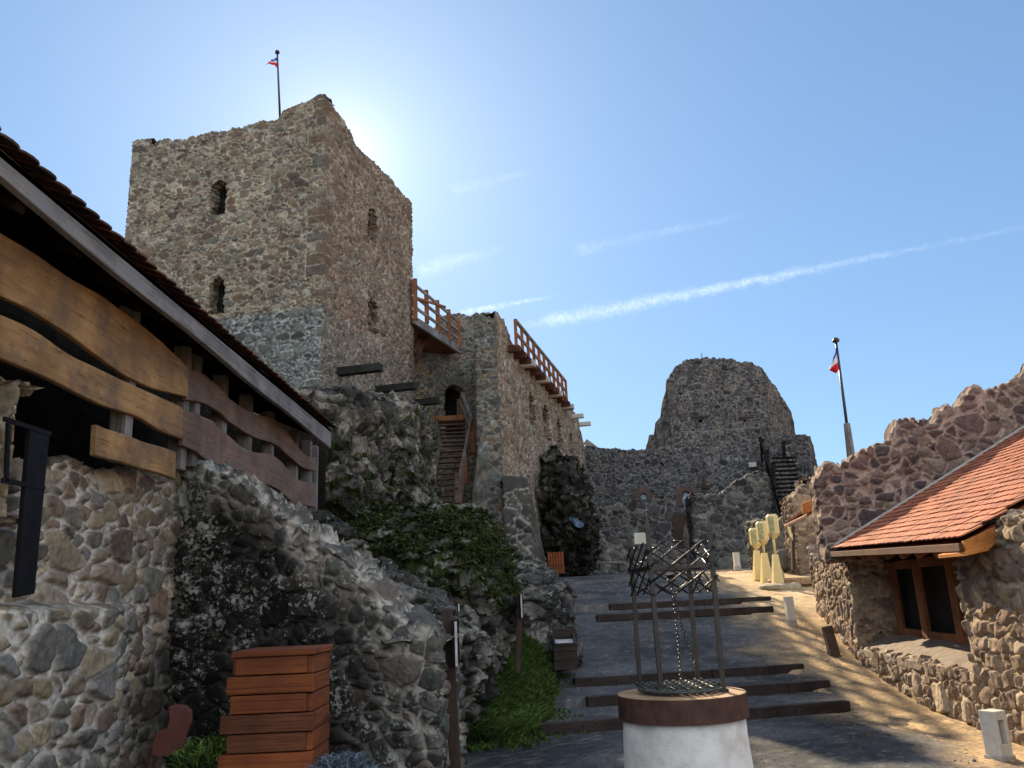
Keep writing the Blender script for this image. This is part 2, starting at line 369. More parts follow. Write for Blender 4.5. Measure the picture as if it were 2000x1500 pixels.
P_HOUSE = [(.22, .155, .11), (.27, .20, .14), (.17, .12, .09), (.31, .24, .165), (.20, .15, .115), (.34, .27, .19), (.15, .10, .08), (.26, .20, .15)]
def stone_eval(P, size, flat, seed, pl, mort, joint=.10, warp=.22, bigt=.76, quoin=None, SS=None):
    Q = np.asarray(P, np.float32) / size; Q = Q * np.array([1, 1, 1 / flat], np.float32)
    wv = np.stack([fbm(Q * .8 + 31 * k, 2, seed + 5 + k) - .5 for k in range(3)], 1) * 2
    f1, e, r1, r2, r3 = voro(Q + wv * warp, seed); D1 = voro.off
    F1, E, a1, a2, a3 = voro((Q + wv * warp * 1.3) * .56, seed + 7)      # some stones are twice as big
    bigs = a3 > bigt; E = E * 1.5; D1 = np.where(bigs[:, None], voro.off * 1.4, D1)
    e = np.where(bigs, E, np.minimum(e, np.where((voro.r3b > bigt) & (E < .5), np.maximum(E, 0), 9))); r1 = np.where(bigs, a1, r1); r2 = np.where(bigs, a2, r2); r3 = np.where(bigs, a2 * .6 + .4, r3)
    if quoin is not None:
        z = P[:, 2] + .05 * (vnoise(Q * .9, seed + 8) - .5) + .5 * (vnoise(np.stack([P[:, 2] * .9, P[:, 2] * 0 + 3, P[:, 2] * 0], 1), seed + 9) - .5); bi = np.floor(z / .36).astype(np.int32); fz = z / .36 - bi
        for q_ in quoin:
            sd = SS - q_; side = (sd > 0).astype(np.int32); wr = .22 + .42 * h01(hsh(bi, side * 0 + int(q_ * 7) + 3, (bi + side) % 2, seed)); ed = np.minimum(np.minimum(fz, 1 - fz) * .36, wr - np.abs(sd)) / size * 1.1
            ins = (np.abs(sd) < wr) & (h01(hsh(bi, bi * 0 + 77, bi * 0, seed + 4)) < .62); hb_ = hsh(bi, bi * 0 + int(q_ * 5), bi * 0 + 5, seed + 2); e = np.where(ins, np.maximum(ed, 0), e); r1 = np.where(ins, h01(hb_), r1); r2 = np.where(ins, .3, r2); r3 = np.where(ins, .75, r3)
    m = sstep(e, joint * .45, joint * .95)                 # 0 in the mortar, 1 on the stone
    c = pal(r1, pl) * (.8 + .4 * r2)[:, None]
    mm = np.array(mort, np.float32) * (.8 + .4 * vnoise(Q * 1.7, seed + 3))[:, None]
    c = mixc(mm, c, m)
    h = sstep(e, joint * .35, joint * 1.5) * (.62 + .5 * r3) + .10 * np.clip(e, 0, .6); tl = (D1[:, 0] + D1[:, 1]) * (r1 * 2 - 1) * .9 + D1[:, 2] * (r2 * 2 - 1.2) * .9; h = h + m * np.clip(tl, -.35, .35)
    return c, m, h, r2
def wall(name, pts, zb, zt, ds, dz, size, pl, mort, thick=.7, relief=.035, holes=(), seed=1, parent=None, mat=None, flat=.72,
         s0=0., back=False, jag=.12, big=.05, lich=.35, moss=0., zone=None, extra=None, joint=.10, auxf=None, bigt=.76, quoin=None):
    """rubble wall along a plan path; pts (x,y); zb, zt functions of path length; ds a number or one per segment"""
    pts = [np.array(p[:2], float) for p in pts]; ss, xy, nn = [], [], []; acc = s0; ns_ = []
    for i in range(len(pts) - 1):
        d = pts[i + 1] - pts[i]; d /= np.linalg.norm(d); ns_.append(np.array([d[1], -d[0]]))
    for i in range(len(pts) - 1):
        d = pts[i + 1] - pts[i]; L = np.linalg.norm(d); k = max(2, int(L / (ds[i] if isinstance(ds, (list, tuple)) else ds)))
        for j in range(k + (1 if i == len(pts) - 2 else 0)):
            t = j / k; n = ns_[i].copy()
            if j == 0 and i > 0:
                n = ns_[i] + ns_[i - 1]; n /= max(.6, float(n @ n) / 2)
            ss.append(acc + t * L); xy.append(pts[i] + d * t); nn.append(n)
        acc += L
    s = np.array(ss); xy = np.array(xy); nn = np.array(nn); S = len(s)
    b = np.broadcast_to(zb(s), s.shape).astype(float); t_ = np.broadcast_to(zt(s), s.shape).astype(float)
    q = np.stack([s / size * 1.1, s * 0 + seed, s * 0], 1); q2 = np.stack([s / size * .28, s * 0 + seed + 9, s * 0], 1)
    t_ = t_ + jag * (np.sqrt(np.abs(np.sin(np.pi * (s / size * .9 + vnoise(q2 * 2, seed) * 2)))) - .6) * .6 + jag * 1.1 * (vnoise(q, seed) - .5) + jag * (vnoise(q2, seed) - .5)
    t_ = np.maximum(t_, b + .02)
    T = max(3, int((t_ - b).max() / dz) + 1); tt = np.linspace(0, 1, T)
    Z = b[:, None] + tt[None, :] * (t_ - b)[:, None]
    P = np.empty((S, T, 3)); P[:, :, 0] = xy[:, None, 0]; P[:, :, 1] = xy[:, None, 1]; P[:, :, 2] = Z
    N3 = np.zeros((S, T, 3)); N3[:, :, 0] = nn[:, None, 0]; N3[:, :, 1] = nn[:, None, 1]
    P = P.reshape(-1, 3); N3 = N3.reshape(-1, 3); Sg = np.repeat(s, T); Zg = P[:, 2].copy()
    if extra is not None: P = P + N3 * extra(Sg, Zg)[:, None]
    def colr(PP, SS, ZZ):
        c, m, h, r2 = stone_eval(PP, size, flat, seed, pl, mort, joint, .22, bigt, quoin, SS)
        if zone is not None:
            zc = zone(PP, SS, ZZ)                            # list of (weight, palette, mortar)
            for wgt, pl2, mo2 in zc:
                c2, _, _, _ = stone_eval(PP, size, flat, seed, pl2, mo2, joint, .22, bigt, quoin, SS); c = mixc(c, c2, wgt)
        a = np.zeros((len(PP), 3), np.float32); lb = fbm(PP * .55, 3, seed + 40)
        a[:, 0] = np.clip(lich * (.4 + 1.4 * (lb - .3)) + .15 * (r2 - .5), 0, 1); a[:, 1] = np.clip(moss * (fbm(PP * .8, 3, seed + 60) * 2 - .4), 0, 1)
        if auxf is not None: auxf(PP, SS, ZZ, c, a)
        return c, a, h
    c, a, h = colr(P, Sg, Zg)
    und = (fbm(P * .7, 3, seed + 80) - .5) * 2 * big + (fbm(P / size * 2.5, 3, seed + 90) - .5) * relief * .9
    V = P + N3 * ((h - .5) * relief + und)[:, None]
    I = np.arange(S * T).reshape(S, T)
    F = np.stack([I[:-1, :-1], I[1:, :-1], I[1:, 1:], I[:-1, 1:]], -1).reshape(-1, 4)
    fs = Sg[F].mean(1); fz = Zg[F].mean(1); keep = np.ones(len(F), bool)
    for hdef in holes:
        a0, a1, z0, z1 = hdef[:4]; arch = hdef[4] if len(hdef) > 4 else False
        jx = (vnoise(np.stack([fz * 6, fs * 0 + seed, fz * 0], 1), seed) - .5) * size * .35
        ins = (fs + jx > a0) & (fs + jx < a1) & (fz > z0)
        if arch:
            rr = (a1 - a0) / 2; cx = (a0 + a1) / 2; ins &= (fz < z1 - rr) | (((fs - cx)**2 + (fz - (z1 - rr))**2) < rr * rr)
        else: ins &= fz < z1
        keep &= ~ins
    F = F[keep]
    # extrude the open border back through the wall
    E = np.concatenate([F[:, [0, 1]], F[:, [1, 2]], F[:, [2, 3]], F[:, [3, 0]]]); code = np.sort(E, 1); code = code[:, 0].astype(np.int64) * (S * T + 1) + code[:, 1]
    u, idx, cnt = np.unique(code, return_index=True, return_counts=True); B = E[idx[cnt == 1]]
    bv = np.unique(B); mp = np.full(S * T, -1); mp[bv] = np.arange(len(bv)); K = max(2, int(thick / max(.06, size * .3)))
    VV, CC, AA, FF = [V], [c], [a], [F]; base = S * T; prev = lambda x: x
    for k in range(1, K + 1):
        pp = P[bv] - N3[bv] * (thick * k / K); c2, a2, h2 = colr(pp, Sg[bv], Zg[bv])
        jit = np.stack([fbm(pp / size * 1.8 + 50 * j, 2, seed + j) - .5 for j in range(3)], 1) * relief * 2.2
        jit[:, 2] += (h2 - .5) * relief * 1.3
        VV.append(pp + jit); CC.append(c2); AA.append(a2)
        off = base + (k - 1) * len(bv); cur = lambda x, off=off: off + mp[x]
        FF.append(np.stack([prev(B[:, 1]), prev(B[:, 0]), cur(B[:, 0]), cur(B[:, 1])], 1)); prev = cur
    if back:
        o2 = base + K * len(bv); VV.append(P - N3 * thick); CC.append(c); AA.append(a)
        G = F[:, ::-1] + o2; FF.append(G)
    o = npmesh(name, np.concatenate(VV), np.concatenate(FF), mat or M_mid, parent, np.concatenate(CC), np.concatenate(AA))
    return o
def const(v): return lambda s: np.full(np.shape(s), v, float)
# ------------------------------------------------------------------ rocks
def rock(name, rows, n=90, m=130, amp=.25, fr=.8, seed=1, parent=None, moss=.4, mossz=.35, lich=.6, shade=1.0, sq=.8, crack=.12, csize=.9, tint=None, mossh=None):
    """lofted rock: rows of (pixel y, left px, right px, depth, half thickness), top row first"""
    rows = [tuple(map(float, r)) for r in rows]; y = np.array([r[0] for r in rows])
    cen = np.array([at((r[1] + r[2]) / 2, r[0], r[3]) for r in rows]); hw = np.array([(r[2] - r[1]) / 2 * r[3] / FPX / .97 for r in rows]); th = np.array([r[4] for r in rows])
    tr = np.linspace(0, 1, n); src = np.linspace(0, 1, len(rows)); cc = np.stack([np.interp(tr, src, cen[:, k]) for k in range(3)], 1)
    hw = np.interp(tr, src, hw); th = np.interp(tr, src, th)
    cap = np.sqrt(np.clip(1 - (1 - np.clip(tr / .12, 0, 1))**2, 0, 1)); capb = np.sqrt(np.clip(1 - (1 - np.clip((1 - tr) / .04, 0, 1))**2, 0, 1)); cap = np.maximum(.03, cap) * np.maximum(.3, capb)
    mf = int(m * .75); ph = np.concatenate([np.linspace(R(-25), R(205), mf, endpoint=False), np.linspace(R(205), R(335), m - mf, endpoint=False)])
    cs, sn = np.cos(ph), np.sin(ph); cs = np.sign(cs) * np.abs(cs)**sq; sn = np.sign(sn) * np.abs(sn)**sq
    P = np.empty((n, m, 3)); P[:, :, 0] = cc[:, None, 0] + (hw * cap)[:, None] * cs[None]; P[:, :, 1] = cc[:, None, 1] - (th * cap)[:, None] * sn[None]; P[:, :, 2] = cc[:, None, 2]
    P = P.reshape(-1, 3); rad = np.stack([np.tile(cs, n), -np.tile(sn, n), np.repeat(np.clip(.6 - tr * 1.2, 0, 1), m)], 1); rad /= np.linalg.norm(rad, axis=1)[:, None]
    n1 = fbm(P * fr, 5, seed, .55); n2 = 1 - np.abs(fbm(P * fr * 2.2 + 7, 4, seed + 3) * 2 - 1)
    _, e, r1, r2, r3 = voro(P / csize * np.array([1, 1, 1.3]) + (n1 - .5)[:, None] * .7, seed + 9)
    d = amp * 2.2 * (n1 - .5) + amp * .6 * (n2 - .7) + crack * (r1 - .4) - crack * .9 * (1 - sstep(e, 0, .16))
    V = P + rad * d[:, None]; V += (np.stack([fbm(P * fr * 6 + 9 * k, 4, seed + k, .6) for k in range(3)], 1) - .5) * amp * .9
    I = np.arange(n * m).reshape(n, m); J = np.roll(I, -1, 1)
    F = np.stack([I[:-1], I[1:], J[1:], J[:-1]], -1).reshape(-1, 4)
    a, b_ = V[F[:, 2]] - V[F[:, 0]], V[F[:, 3]] - V[F[:, 1]]; fn = np.cross(a, b_); vn = np.zeros_like(V)
    for k in range(4): np.add.at(vn, F[:, k], fn)
    vn /= np.linalg.norm(vn, axis=1)[:, None] + 1e-9
    g = fbm(P * 1.6, 5, seed + 20, .6); g2 = fbm(P * 5, 4, seed + 30)
    C0, C1, C2 = np.array([.026, .027, .026]), np.array([.085, .083, .076]), np.array([.22, .21, .185])
    c = mixc(np.broadcast_to(C0, V.shape), np.broadcast_to(C1, V.shape), sstep(g, .33, .6)); c = mixc(c, np.broadcast_to(C2, V.shape), sstep(g2 * .6 + g * .4, .50, .62)); c = c * (1 - .6 * sstep(.10 - e, -.05, .08))[:, None]
    c = c * shade
    if tint is not None: c = c * np.array(tint)
    aux = np.zeros((len(V), 3), np.float32); aux[:, 0] = np.clip(lich * (.35 + 1.3 * (fbm(P * .9, 3, seed + 50) - .25)), 0, 1)
    mz = sstep(vn[:, 2] + (fbm(P * 1.3, 3, seed + 70) - .5) * .9, mossz - .2, mossz + .3)
    aux[:, 1] = np.clip(moss * (.25 + 1.0 * mz), 0, 1)
    if mossh is not None: hz = sstep(V[:, 2] + (fbm(V * .9, 4, seed + 91) - .5) * 2.8, mossh - .3, mossh + .3); aux[:, 1] = aux[:, 1] * .40 + .52 * hz; mz = hz * .9
    aux[:, 1] = np.clip(aux[:, 1], 0, 1); o = npmesh(name, V, F, M_rock, parent, c, aux); return o, V, vn, mz
def tufts(name, pts, nrm, mask, num, hgt, wid, cols, seed, label, cat, parent=None, droop=.35, spread=.5, kind='stuff', mat=None, blades=3):
    """little blades and leaves growing on a surface"""
    rg = np.random.default_rng(seed); p = mask / mask.sum(); idx = rg.choice(len(pts), num, p=p); B = np.repeat(pts[idx], blades, 0); Nn = np.repeat(nrm[idx], blades, 0); k = len(B)
    B = B + rg.normal(0, wid * 2.0, (k, 3)) * np.array([1, 1, .3]); a = rg.uniform(0, 2 * np.pi, k); L = hgt * rg.uniform(.5, 1.3, k)
    out = np.stack([np.cos(a), np.sin(a), np.zeros(k)], 1); g = Nn * .7 + np.array([0, 0, .8]) + out * spread; g /= np.linalg.norm(g, axis=1)[:, None]
    side = np.cross(g, rg.normal(0, 1, (k, 3))); side /= np.linalg.norm(side, axis=1)[:, None]; ww = (wid * rg.uniform(.6, 1.4, k))[:, None]
    mid = B + g * (L * .6)[:, None]; tip = B + g * L[:, None] + out * (L * droop)[:, None] - np.array([0, 0, 1]) * (L * droop * .5)[:, None]
    V = np.stack([B - side * ww * .5 - g * .02, B + side * ww * .5 - g * .02, mid + side * ww, tip, mid - side * ww], 1).reshape(-1, 3)
    F = np.arange(k * 5).reshape(k, 5); cc = pal(rg.uniform(0, 1, k), cols) * rg.uniform(.7, 1.3, (k, 1)); cl = fbm(B * 2.2, 3, seed)
    cc = cc * (.7 + .7 * cl)[:, None]
    o = npmesh(name, V, F, mat or M_leaf, parent, np.repeat(cc, 5, 0), smooth=False)
    if parent is None: tag(o, label, cat, kind=kind)
    return o
G_MOSS = [(.035, .055, .014), (.055, .08, .02), (.025, .045, .012), (.085, .11, .03), (.05, .06, .02)]
G_GRASS = [(.055, .10, .02), (.08, .14, .03), (.04, .08, .018), (.11, .17, .035), (.06, .10, .03)]

# ================================================================== GROUND AND PATH
KQ = .20
Q1, Q2, Q3, U1, U2 = 12.2, 13.5, 14.9, 20.4, 22.0
def qv(X, Y): return Y - KQ * (X - 2.5)
KN = [(-40, -.0), (Q1, 0), (Q1 + .03, .13), (Q2, .15), (Q2 + .03, .28), (Q3, .30), (Q3 + .03, .42), (U1, 1.17), (U1 + .03, 1.31), (U2, 1.39), (U2 + .03, 1.53), (30, 2.40), (42, 2.85), (140, 3.1)]
KS = [(-40, 0), (11.6, .0), (15.2, .40), (20.4, 1.20), (22.3, 1.50), (30, 2.38), (42, 2.83), (140, 3.08)]
def zpath(q): return np.interp(q, [k[0] for k in KN], [k[1] for k in KN])
def zgnd(q): return np.interp(q, [k[0] for k in KS], [k[1] for k in KS])
def gz(X, Y): return float(zgnd(qv(X, Y)))
SAND = np.array([.42, .30, .17]); ASPH = np.array([.050, .053, .060]); SOIL = np.array([.075, .06, .045])
def gridxy(xs, ys):
    X, Y = np.meshgrid(xs, ys, indexing='ij'); I = np.arange(X.size).reshape(X.shape)
    return X.ravel(), Y.ravel(), np.stack([I[:-1, :-1], I[1:, :-1], I[1:, 1:], I[:-1, 1:]], -1).reshape(-1, 4)
XR = lambda q: np.interp(q, [5, 8.5, 12, 13.5, 15, 20, 22, 27, 40], [3.9, 4.6, 4.75, 4.75, 4.8, 5.7, 6.0, 6.4, 6.6])    # right border of the dark path
xs = np.concatenate([np.linspace(-260, -6, 12), np.arange(-5, 9.5, .06), np.linspace(10, 260, 12)])
ys = np.concatenate([np.linspace(-60, 3, 8), np.arange(4, 24, .06), np.arange(24, 50, .3), np.linspace(51, 300, 10)])
X, Y, F = gridxy(xs, ys); q = qv(X, Y); Z = zgnd(q); P3 = np.stack([X, Y, X * 0], 1)
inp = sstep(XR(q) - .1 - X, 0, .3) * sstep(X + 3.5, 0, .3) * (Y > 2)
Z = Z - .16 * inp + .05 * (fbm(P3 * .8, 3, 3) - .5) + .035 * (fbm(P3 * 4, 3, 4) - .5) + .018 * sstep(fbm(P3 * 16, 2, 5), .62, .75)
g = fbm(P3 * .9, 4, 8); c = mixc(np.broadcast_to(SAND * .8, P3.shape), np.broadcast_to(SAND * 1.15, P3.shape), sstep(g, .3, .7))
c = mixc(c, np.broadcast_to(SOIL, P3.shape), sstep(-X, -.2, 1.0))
c = c * (.82 + .36 * fbm(P3 * 9, 3, 12))[:, None]
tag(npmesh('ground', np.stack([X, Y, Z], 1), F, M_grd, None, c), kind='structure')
# the dark compacted path with its terraces
qs = np.unique(np.concatenate([np.arange(3, 24, .07), np.arange(24, 46, .3), [Q1, Q1 + .03, Q2, Q2 + .03, Q3, Q3 + .03, U1, U1 + .03, U2, U2 + .03]]))
us = np.concatenate([np.linspace(0, .75, 70), np.linspace(.755, 1, 60)])
U, Q, F = gridxy(us, qs); xl = np.interp(Q, [3, 11, 14, 20, 30, 46], [-4.2, -2.5, -.6, .6, .9, 2.2]); xr = XR(Q) + 1.1
X = xl + (xr - xl) * U; Y = Q + KQ * (X - 2.5); P3 = np.stack([X, Y, X * 0], 1)
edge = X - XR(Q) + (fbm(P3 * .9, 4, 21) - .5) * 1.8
sand_mix = sstep(edge, -.8, .45)  # mask where the path edge turns to sand
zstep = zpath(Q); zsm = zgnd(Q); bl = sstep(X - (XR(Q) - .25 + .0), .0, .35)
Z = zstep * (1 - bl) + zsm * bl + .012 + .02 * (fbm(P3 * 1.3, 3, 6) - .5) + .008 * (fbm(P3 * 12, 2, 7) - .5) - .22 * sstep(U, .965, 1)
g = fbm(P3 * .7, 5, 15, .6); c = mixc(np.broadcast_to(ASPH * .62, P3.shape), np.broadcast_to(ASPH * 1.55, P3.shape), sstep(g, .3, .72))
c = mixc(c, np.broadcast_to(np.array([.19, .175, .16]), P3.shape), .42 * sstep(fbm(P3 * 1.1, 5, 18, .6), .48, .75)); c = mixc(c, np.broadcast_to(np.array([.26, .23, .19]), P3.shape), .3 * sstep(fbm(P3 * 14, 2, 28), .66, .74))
c = mixc(c, np.broadcast_to(SAND * .92, P3.shape), sand_mix * (.55 + .45 * sstep(fbm(P3 * 3, 3, 19), .3, .6)))
c = c * (.78 + .44 * fbm(P3 * 11, 4, 22, .7))[:, None]
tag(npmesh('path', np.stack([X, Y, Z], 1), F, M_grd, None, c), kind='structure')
# timber step edges
STEPS = [(Q1, (1020, 1420), (1652, 1365), .0, 'lowest of three timber step edges just behind the well, the longest one'),
         (Q2, (1145, 1358), (1615, 1332), .15, 'middle timber step edge of the three just behind the well'),
         (Q3, (1120, 1325), (1565, 1302), .30, 'upper timber step edge of the three just behind the well'),
         (U1, (1165, 1205), (1507, 1186), 1.17, 'lower of two far timber step edges at the top of the sloping path'),
         (U2, (1190, 1185), (1502, 1164), 1.39, 'upper of two far timber step edges at the top of the sloping path')]
for qq, pl_, pr_, z, lab in STEPS:
    xa = xb = 2.5
    for _ in range(12): xa = at(pl_[0], pl_[1], qq + KQ * (xa - 2.5))[0]; xb = at(pr_[0], pr_[1], qq + KQ * (xb - 2.5))[0]
    ya, yb = qq + KQ * (xa - 2.5) - .05, qq + KQ * (xb - 2.5) - .05; zz = float(zpath(qq + .04)) - .055
    t = thing('timber_step', (xa, ya, z), lab, 'step', 'timber step edges across the path')
    mid = .52 + .1 * random.random(); A = np.array([xa, ya, zz]); B = np.array([xb, yb, zz]); Mi = A + (B - A) * mid
    dv = (B - A) / np.linalg.norm(B - A)
    MB().beam(A, Mi - dv * .006, .14, .17).build('sleeper', W_sleeper, t, .012)
    MB().beam(Mi + dv * .006 + np.array([0, -.012, .006]), B, .14, .17).build('sleeper', W_sleeper, t, .012)
    for kx in (.18, .5, .83):
        c_ = A + (B - A) * kx + np.array([0, -.085, -.015]); MB().box(c_ - np.array([.02, .012, .12]), c_ + np.array([.02, .012, .06])).build('peg', W_post, t, .004)
# pale paving round the well foot
wc = onZ(1330, 1352, .90); WX, WY = wc[0], wc[1]
rg = np.random.default_rng(3); m = MB()
for ir, rr in enumerate((.78, 1.02, 1.26)):
    n = int(2 * math.pi * rr / .23)
    for k in range(n):
        a0, a1 = 2 * math.pi * (k + .04) / n, 2 * math.pi * (k + .96) / n; r0, r1 = rr - .11, rr + .115; zt_ = .028 + rg.uniform(-.006, .006)
        pl4 = [(WX + r * math.cos(a), WY + r * math.sin(a), -.05) for r, a in ((r0, a0), (r1, a0), (r1, a1), (r0, a1))]
        m.prism(pl4, (0, 0, zt_ + .05 + .012))
tag(m.build('paving', M_pave, None, .006), kind='structure')

# ================================================================== TOWER
C0 = at(627, 790, 24.0); TY = R(14)
FL = Face(C0, (math.cos(TY), -math.sin(TY))); FR = Face(C0, (math.sin(TY), math.cos(TY)))
sL = FL.hit(250, 400)[0]; sR = FR.hit(805, 480)[0]
topL = FL.prof([(250, 292), (258, 288), (300, 279), (400, 261), (500, 242), (544, 231), (552, 214), (592, 199), (629, 185)])
topR = FR.prof([(631, 186), (640, 196), (660, 222), (690, 270), (694, 287), (730, 316), (760, 348), (790, 383), (804, 399)])
def ttop(s): return np.where(s < 0, topL(np.minimum(s, 0)), np.where(s <= sR, topR(np.clip(s, 0, sR)), topR(sR)))
zb_t = FL.hit(627, 800)[1] - 1.6
band = FL.hit(627, 594)[1]
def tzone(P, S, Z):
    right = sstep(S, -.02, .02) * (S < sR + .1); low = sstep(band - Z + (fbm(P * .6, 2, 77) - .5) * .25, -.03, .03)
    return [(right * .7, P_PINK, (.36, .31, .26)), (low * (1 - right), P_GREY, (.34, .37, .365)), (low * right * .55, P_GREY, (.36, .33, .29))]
hl = []
for (xa, xb, yt, yb) in ((411, 441, 352, 420), (408, 438, 542, 614)):
    a = FL.hit(xa, (yt + yb) / 2)[0]; b = FL.hit(xb, (yt + yb) / 2)[0]; xm = (xa + xb) / 2; hl.append((a, b, FL.hit(xm, yb)[1], FL.hit(xm, yt)[1], True))
for (xa, xb, yt, yb) in ((718, 737, 408, 472), (719, 739, 584, 652)):
    a = FR.hit(xa, (yt + yb) / 2)[0]; b = FR.hit(xb, (yt + yb) / 2)[0]; xm = (xa + xb) / 2; hl.append((a, b, FR.hit(xm, yb)[1], FR.hit(xm, yt)[1], True))
tower = thing('castle_tower', (C0[0], C0[1], zb_t), 'tall square rubble stone tower with four narrow arched windows beside the sun glare', 'tower')
eL, eR = -FL.d, FR.d; cL = C0[:2] + eL * (-sL); cR = C0[:2] + eR * sR; cB = cR + eL * (-sL)
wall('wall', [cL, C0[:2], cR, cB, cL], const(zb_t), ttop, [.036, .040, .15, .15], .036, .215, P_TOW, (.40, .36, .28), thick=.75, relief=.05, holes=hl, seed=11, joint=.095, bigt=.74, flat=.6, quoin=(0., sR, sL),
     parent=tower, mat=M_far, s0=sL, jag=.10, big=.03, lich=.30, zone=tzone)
zf = float(topR(sR)) - .6
ins = .5; q0 = [cL + (eR - eL) * ins, C0[:2] + (eR + eL) * ins, cR + (eL - eR) * ins, cB + (-eR - eL) * ins]
MB().prism([(p[0], p[1], zf) for p in q0], (0, 0, .2)).build('floor', W_dark, tower)  # both slabs are unseen, added to keep the tower's inside dark
MB().prism([(p[0], p[1], FL.hit(627, 480)[1]) for p in q0], (0, 0, .2)).build('floor', W_dark, tower)
for h in hl[:2]:
    m = MB(); 
    for j in (.33, .66): u = h[0] + (h[1] - h[0]) * j; m.tube([FL.p(u, h[2], -.45), FL.p(u, h[3], -.45)], .02, 6)
    zz = h[2] + (h[3] - h[2]) * .4; m.tube([FL.p(h[0], zz, -.45), FL.p(h[1], zz, -.45)], .02, 6); m.build('window_bars', M_iron, tower)
    m = MB(); m.prism([FL.p(h[0] - .05, h[2] - .05, -.5), FL.p(h[1] + .05, h[2] - .05, -.5), FL.p(h[1] + .05, h[3] + .05, -.5), FL.p(h[0] - .05, h[3] + .05, -.5)], list(-FL.n * .1) + [0]); m.build('window_recess', M_void, tower)
for h in hl[2:]:
    m = MB(); m.prism([FR.p(h[0] - .05, h[2] - .05, -.55), FR.p(h[1] + .05, h[2] - .05, -.55), FR.p(h[1] + .05, h[3], -.55), FR.p(h[0] - .05, h[3], -.55)], list(-FR.n * .1) + [0]); m.build('window_recess', M_void, tower)
for (xa, ya, xb, yb, hh) in ((662, 727, 755, 718, 16), (735, 762, 819, 757, 14), (786, 790, 862, 784, 13)):
    sa, za = FR.hit(xa, ya); p0 = FR.p(sa, za, -.3); Yd = p0[1]; Lb = (xb - xa) * Yd / FPX
    MB().beam(p0, FR.p(sa, za, Lb), .3, hh * Yd / FPX).build('beam', W_black, tower, .015)
m = MB(); u = [FL.hit(394, 265), FL.hit(392, 430), FL.hit(388, 520)]
m.tube([FL.p(a, b, .10) for a, b in u], .009, 5); m.build('lightning_cable', M_crack, tower)

def flagpole(name, base, top, r, flag_rows, label, sleeve=None, cols=None):
    t = thing(name, base, label, 'flagpole'); m = MB(); m.tube([base, top], r, 8, r * .7); m.build('pole', M_iron, t, smooth=True)
    d = np.array(top) - np.array(base); d /= np.linalg.norm(d)
    MB().lathe(tuple(np.array(top) - d * .02), [(.001, 0), (r * 1.9, .02), (r * 2.1, .08), (r * 1.2, .14), (.001, .17)], 10).build('finial', M_iron, t, smooth=True)
    if sleeve is not None: MB().tube([base, np.array(base) + d * sleeve], r * 2.6, 8, r * 1.9).build('support_post', W_greyp, t, .01)
    rows = flag_rows; n = len(rows); mcol = len(rows[0]); V, F, CC = [], [], []
    P = np.array(rows, float)
    from_n = 16; 
    tt = np.linspace(0, 1, 19); uu = np.linspace(0, 1, 25)
    Gi = np.stack([[np.interp(uu, np.linspace(0, 1, mcol), P[i, :, k]) for k in range(3)] for i in range(n)])       # n,3,25
    G = np.stack([[np.interp(tt, np.linspace(0, 1, n), Gi[:, k, j]) for j in range(25)] for k in range(3)])        # 3,25,19
    sc_ = np.linalg.norm(P[0, 0] - P[-1, 0]) * .05
    G[1] += np.sin(uu * 14)[:, None] * sc_ * 1.5 * uu[:, None]; G[2] += np.sin(uu * 9 + 1)[:, None] * sc_ * .5 * uu[:, None]
    for j in range(25):
        for i in range(19): V.append(G[:, j, i]); CC.append(cols[min(2, int(tt[i] * 2.999))])
    I = np.arange(25 * 19).reshape(25, 19); Fq = np.stack([I[:-1, :-1], I[1:, :-1], I[1:, 1:], I[:-1, 1:]], -1).reshape(-1, 4)
    o = npmesh('flag', np.array(V), Fq, M_cloth, t, np.array(CC)); so = o.modifiers.new('cloth', 'SOLIDIFY'); so.thickness = .006
    return t
RED, WHT, BLU = (.55, .02, .03), (.62, .62, .66), (.03, .05, .38)
Yf = 27.5
def fr(pts, Y): return [[at(x, y, Y + dz) for (x, y, dz) in row] for row in pts]
flagpole('flagpole', at(547, 232, Yf), at(541.5, 104, Yf), .045,
         fr([[(542.5, 111, 0), (535, 115, -.1), (528, 119, .05)], [(543, 117, 0), (534, 119, -.1), (526, 121, 0)], [(543.5, 122, 0), (533, 121, -.1), (522, 121.5, 0)], [(544.5, 136, 0), (535, 126, -.1), (518, 125.5, 0)]], Yf),
         'thin flagpole on top of the square tower with its flag blown out', cols=(BLU, WHT, RED))
Yg = 23.0
flagpole('flagpole', at(1664, 905, Yg), at(1633, 668, Yg), .05,
         fr([[(1633.5, 676, 0), (1631, 690, -.1), (1622, 716, 0)], [(1635, 690, 0), (1629, 700, -.1), (1621, 718, 0)], [(1637, 706, 0), (1630, 710, -.1), (1620, 721, 0)], [(1639.5, 720, 0), (1636, 725, -.1), (1634, 728, 0)]], Yg),
         'leaning flagpole with a limp flag and thick foot behind the gable wall', sleeve=1.15, cols=(BLU, WHT, RED))

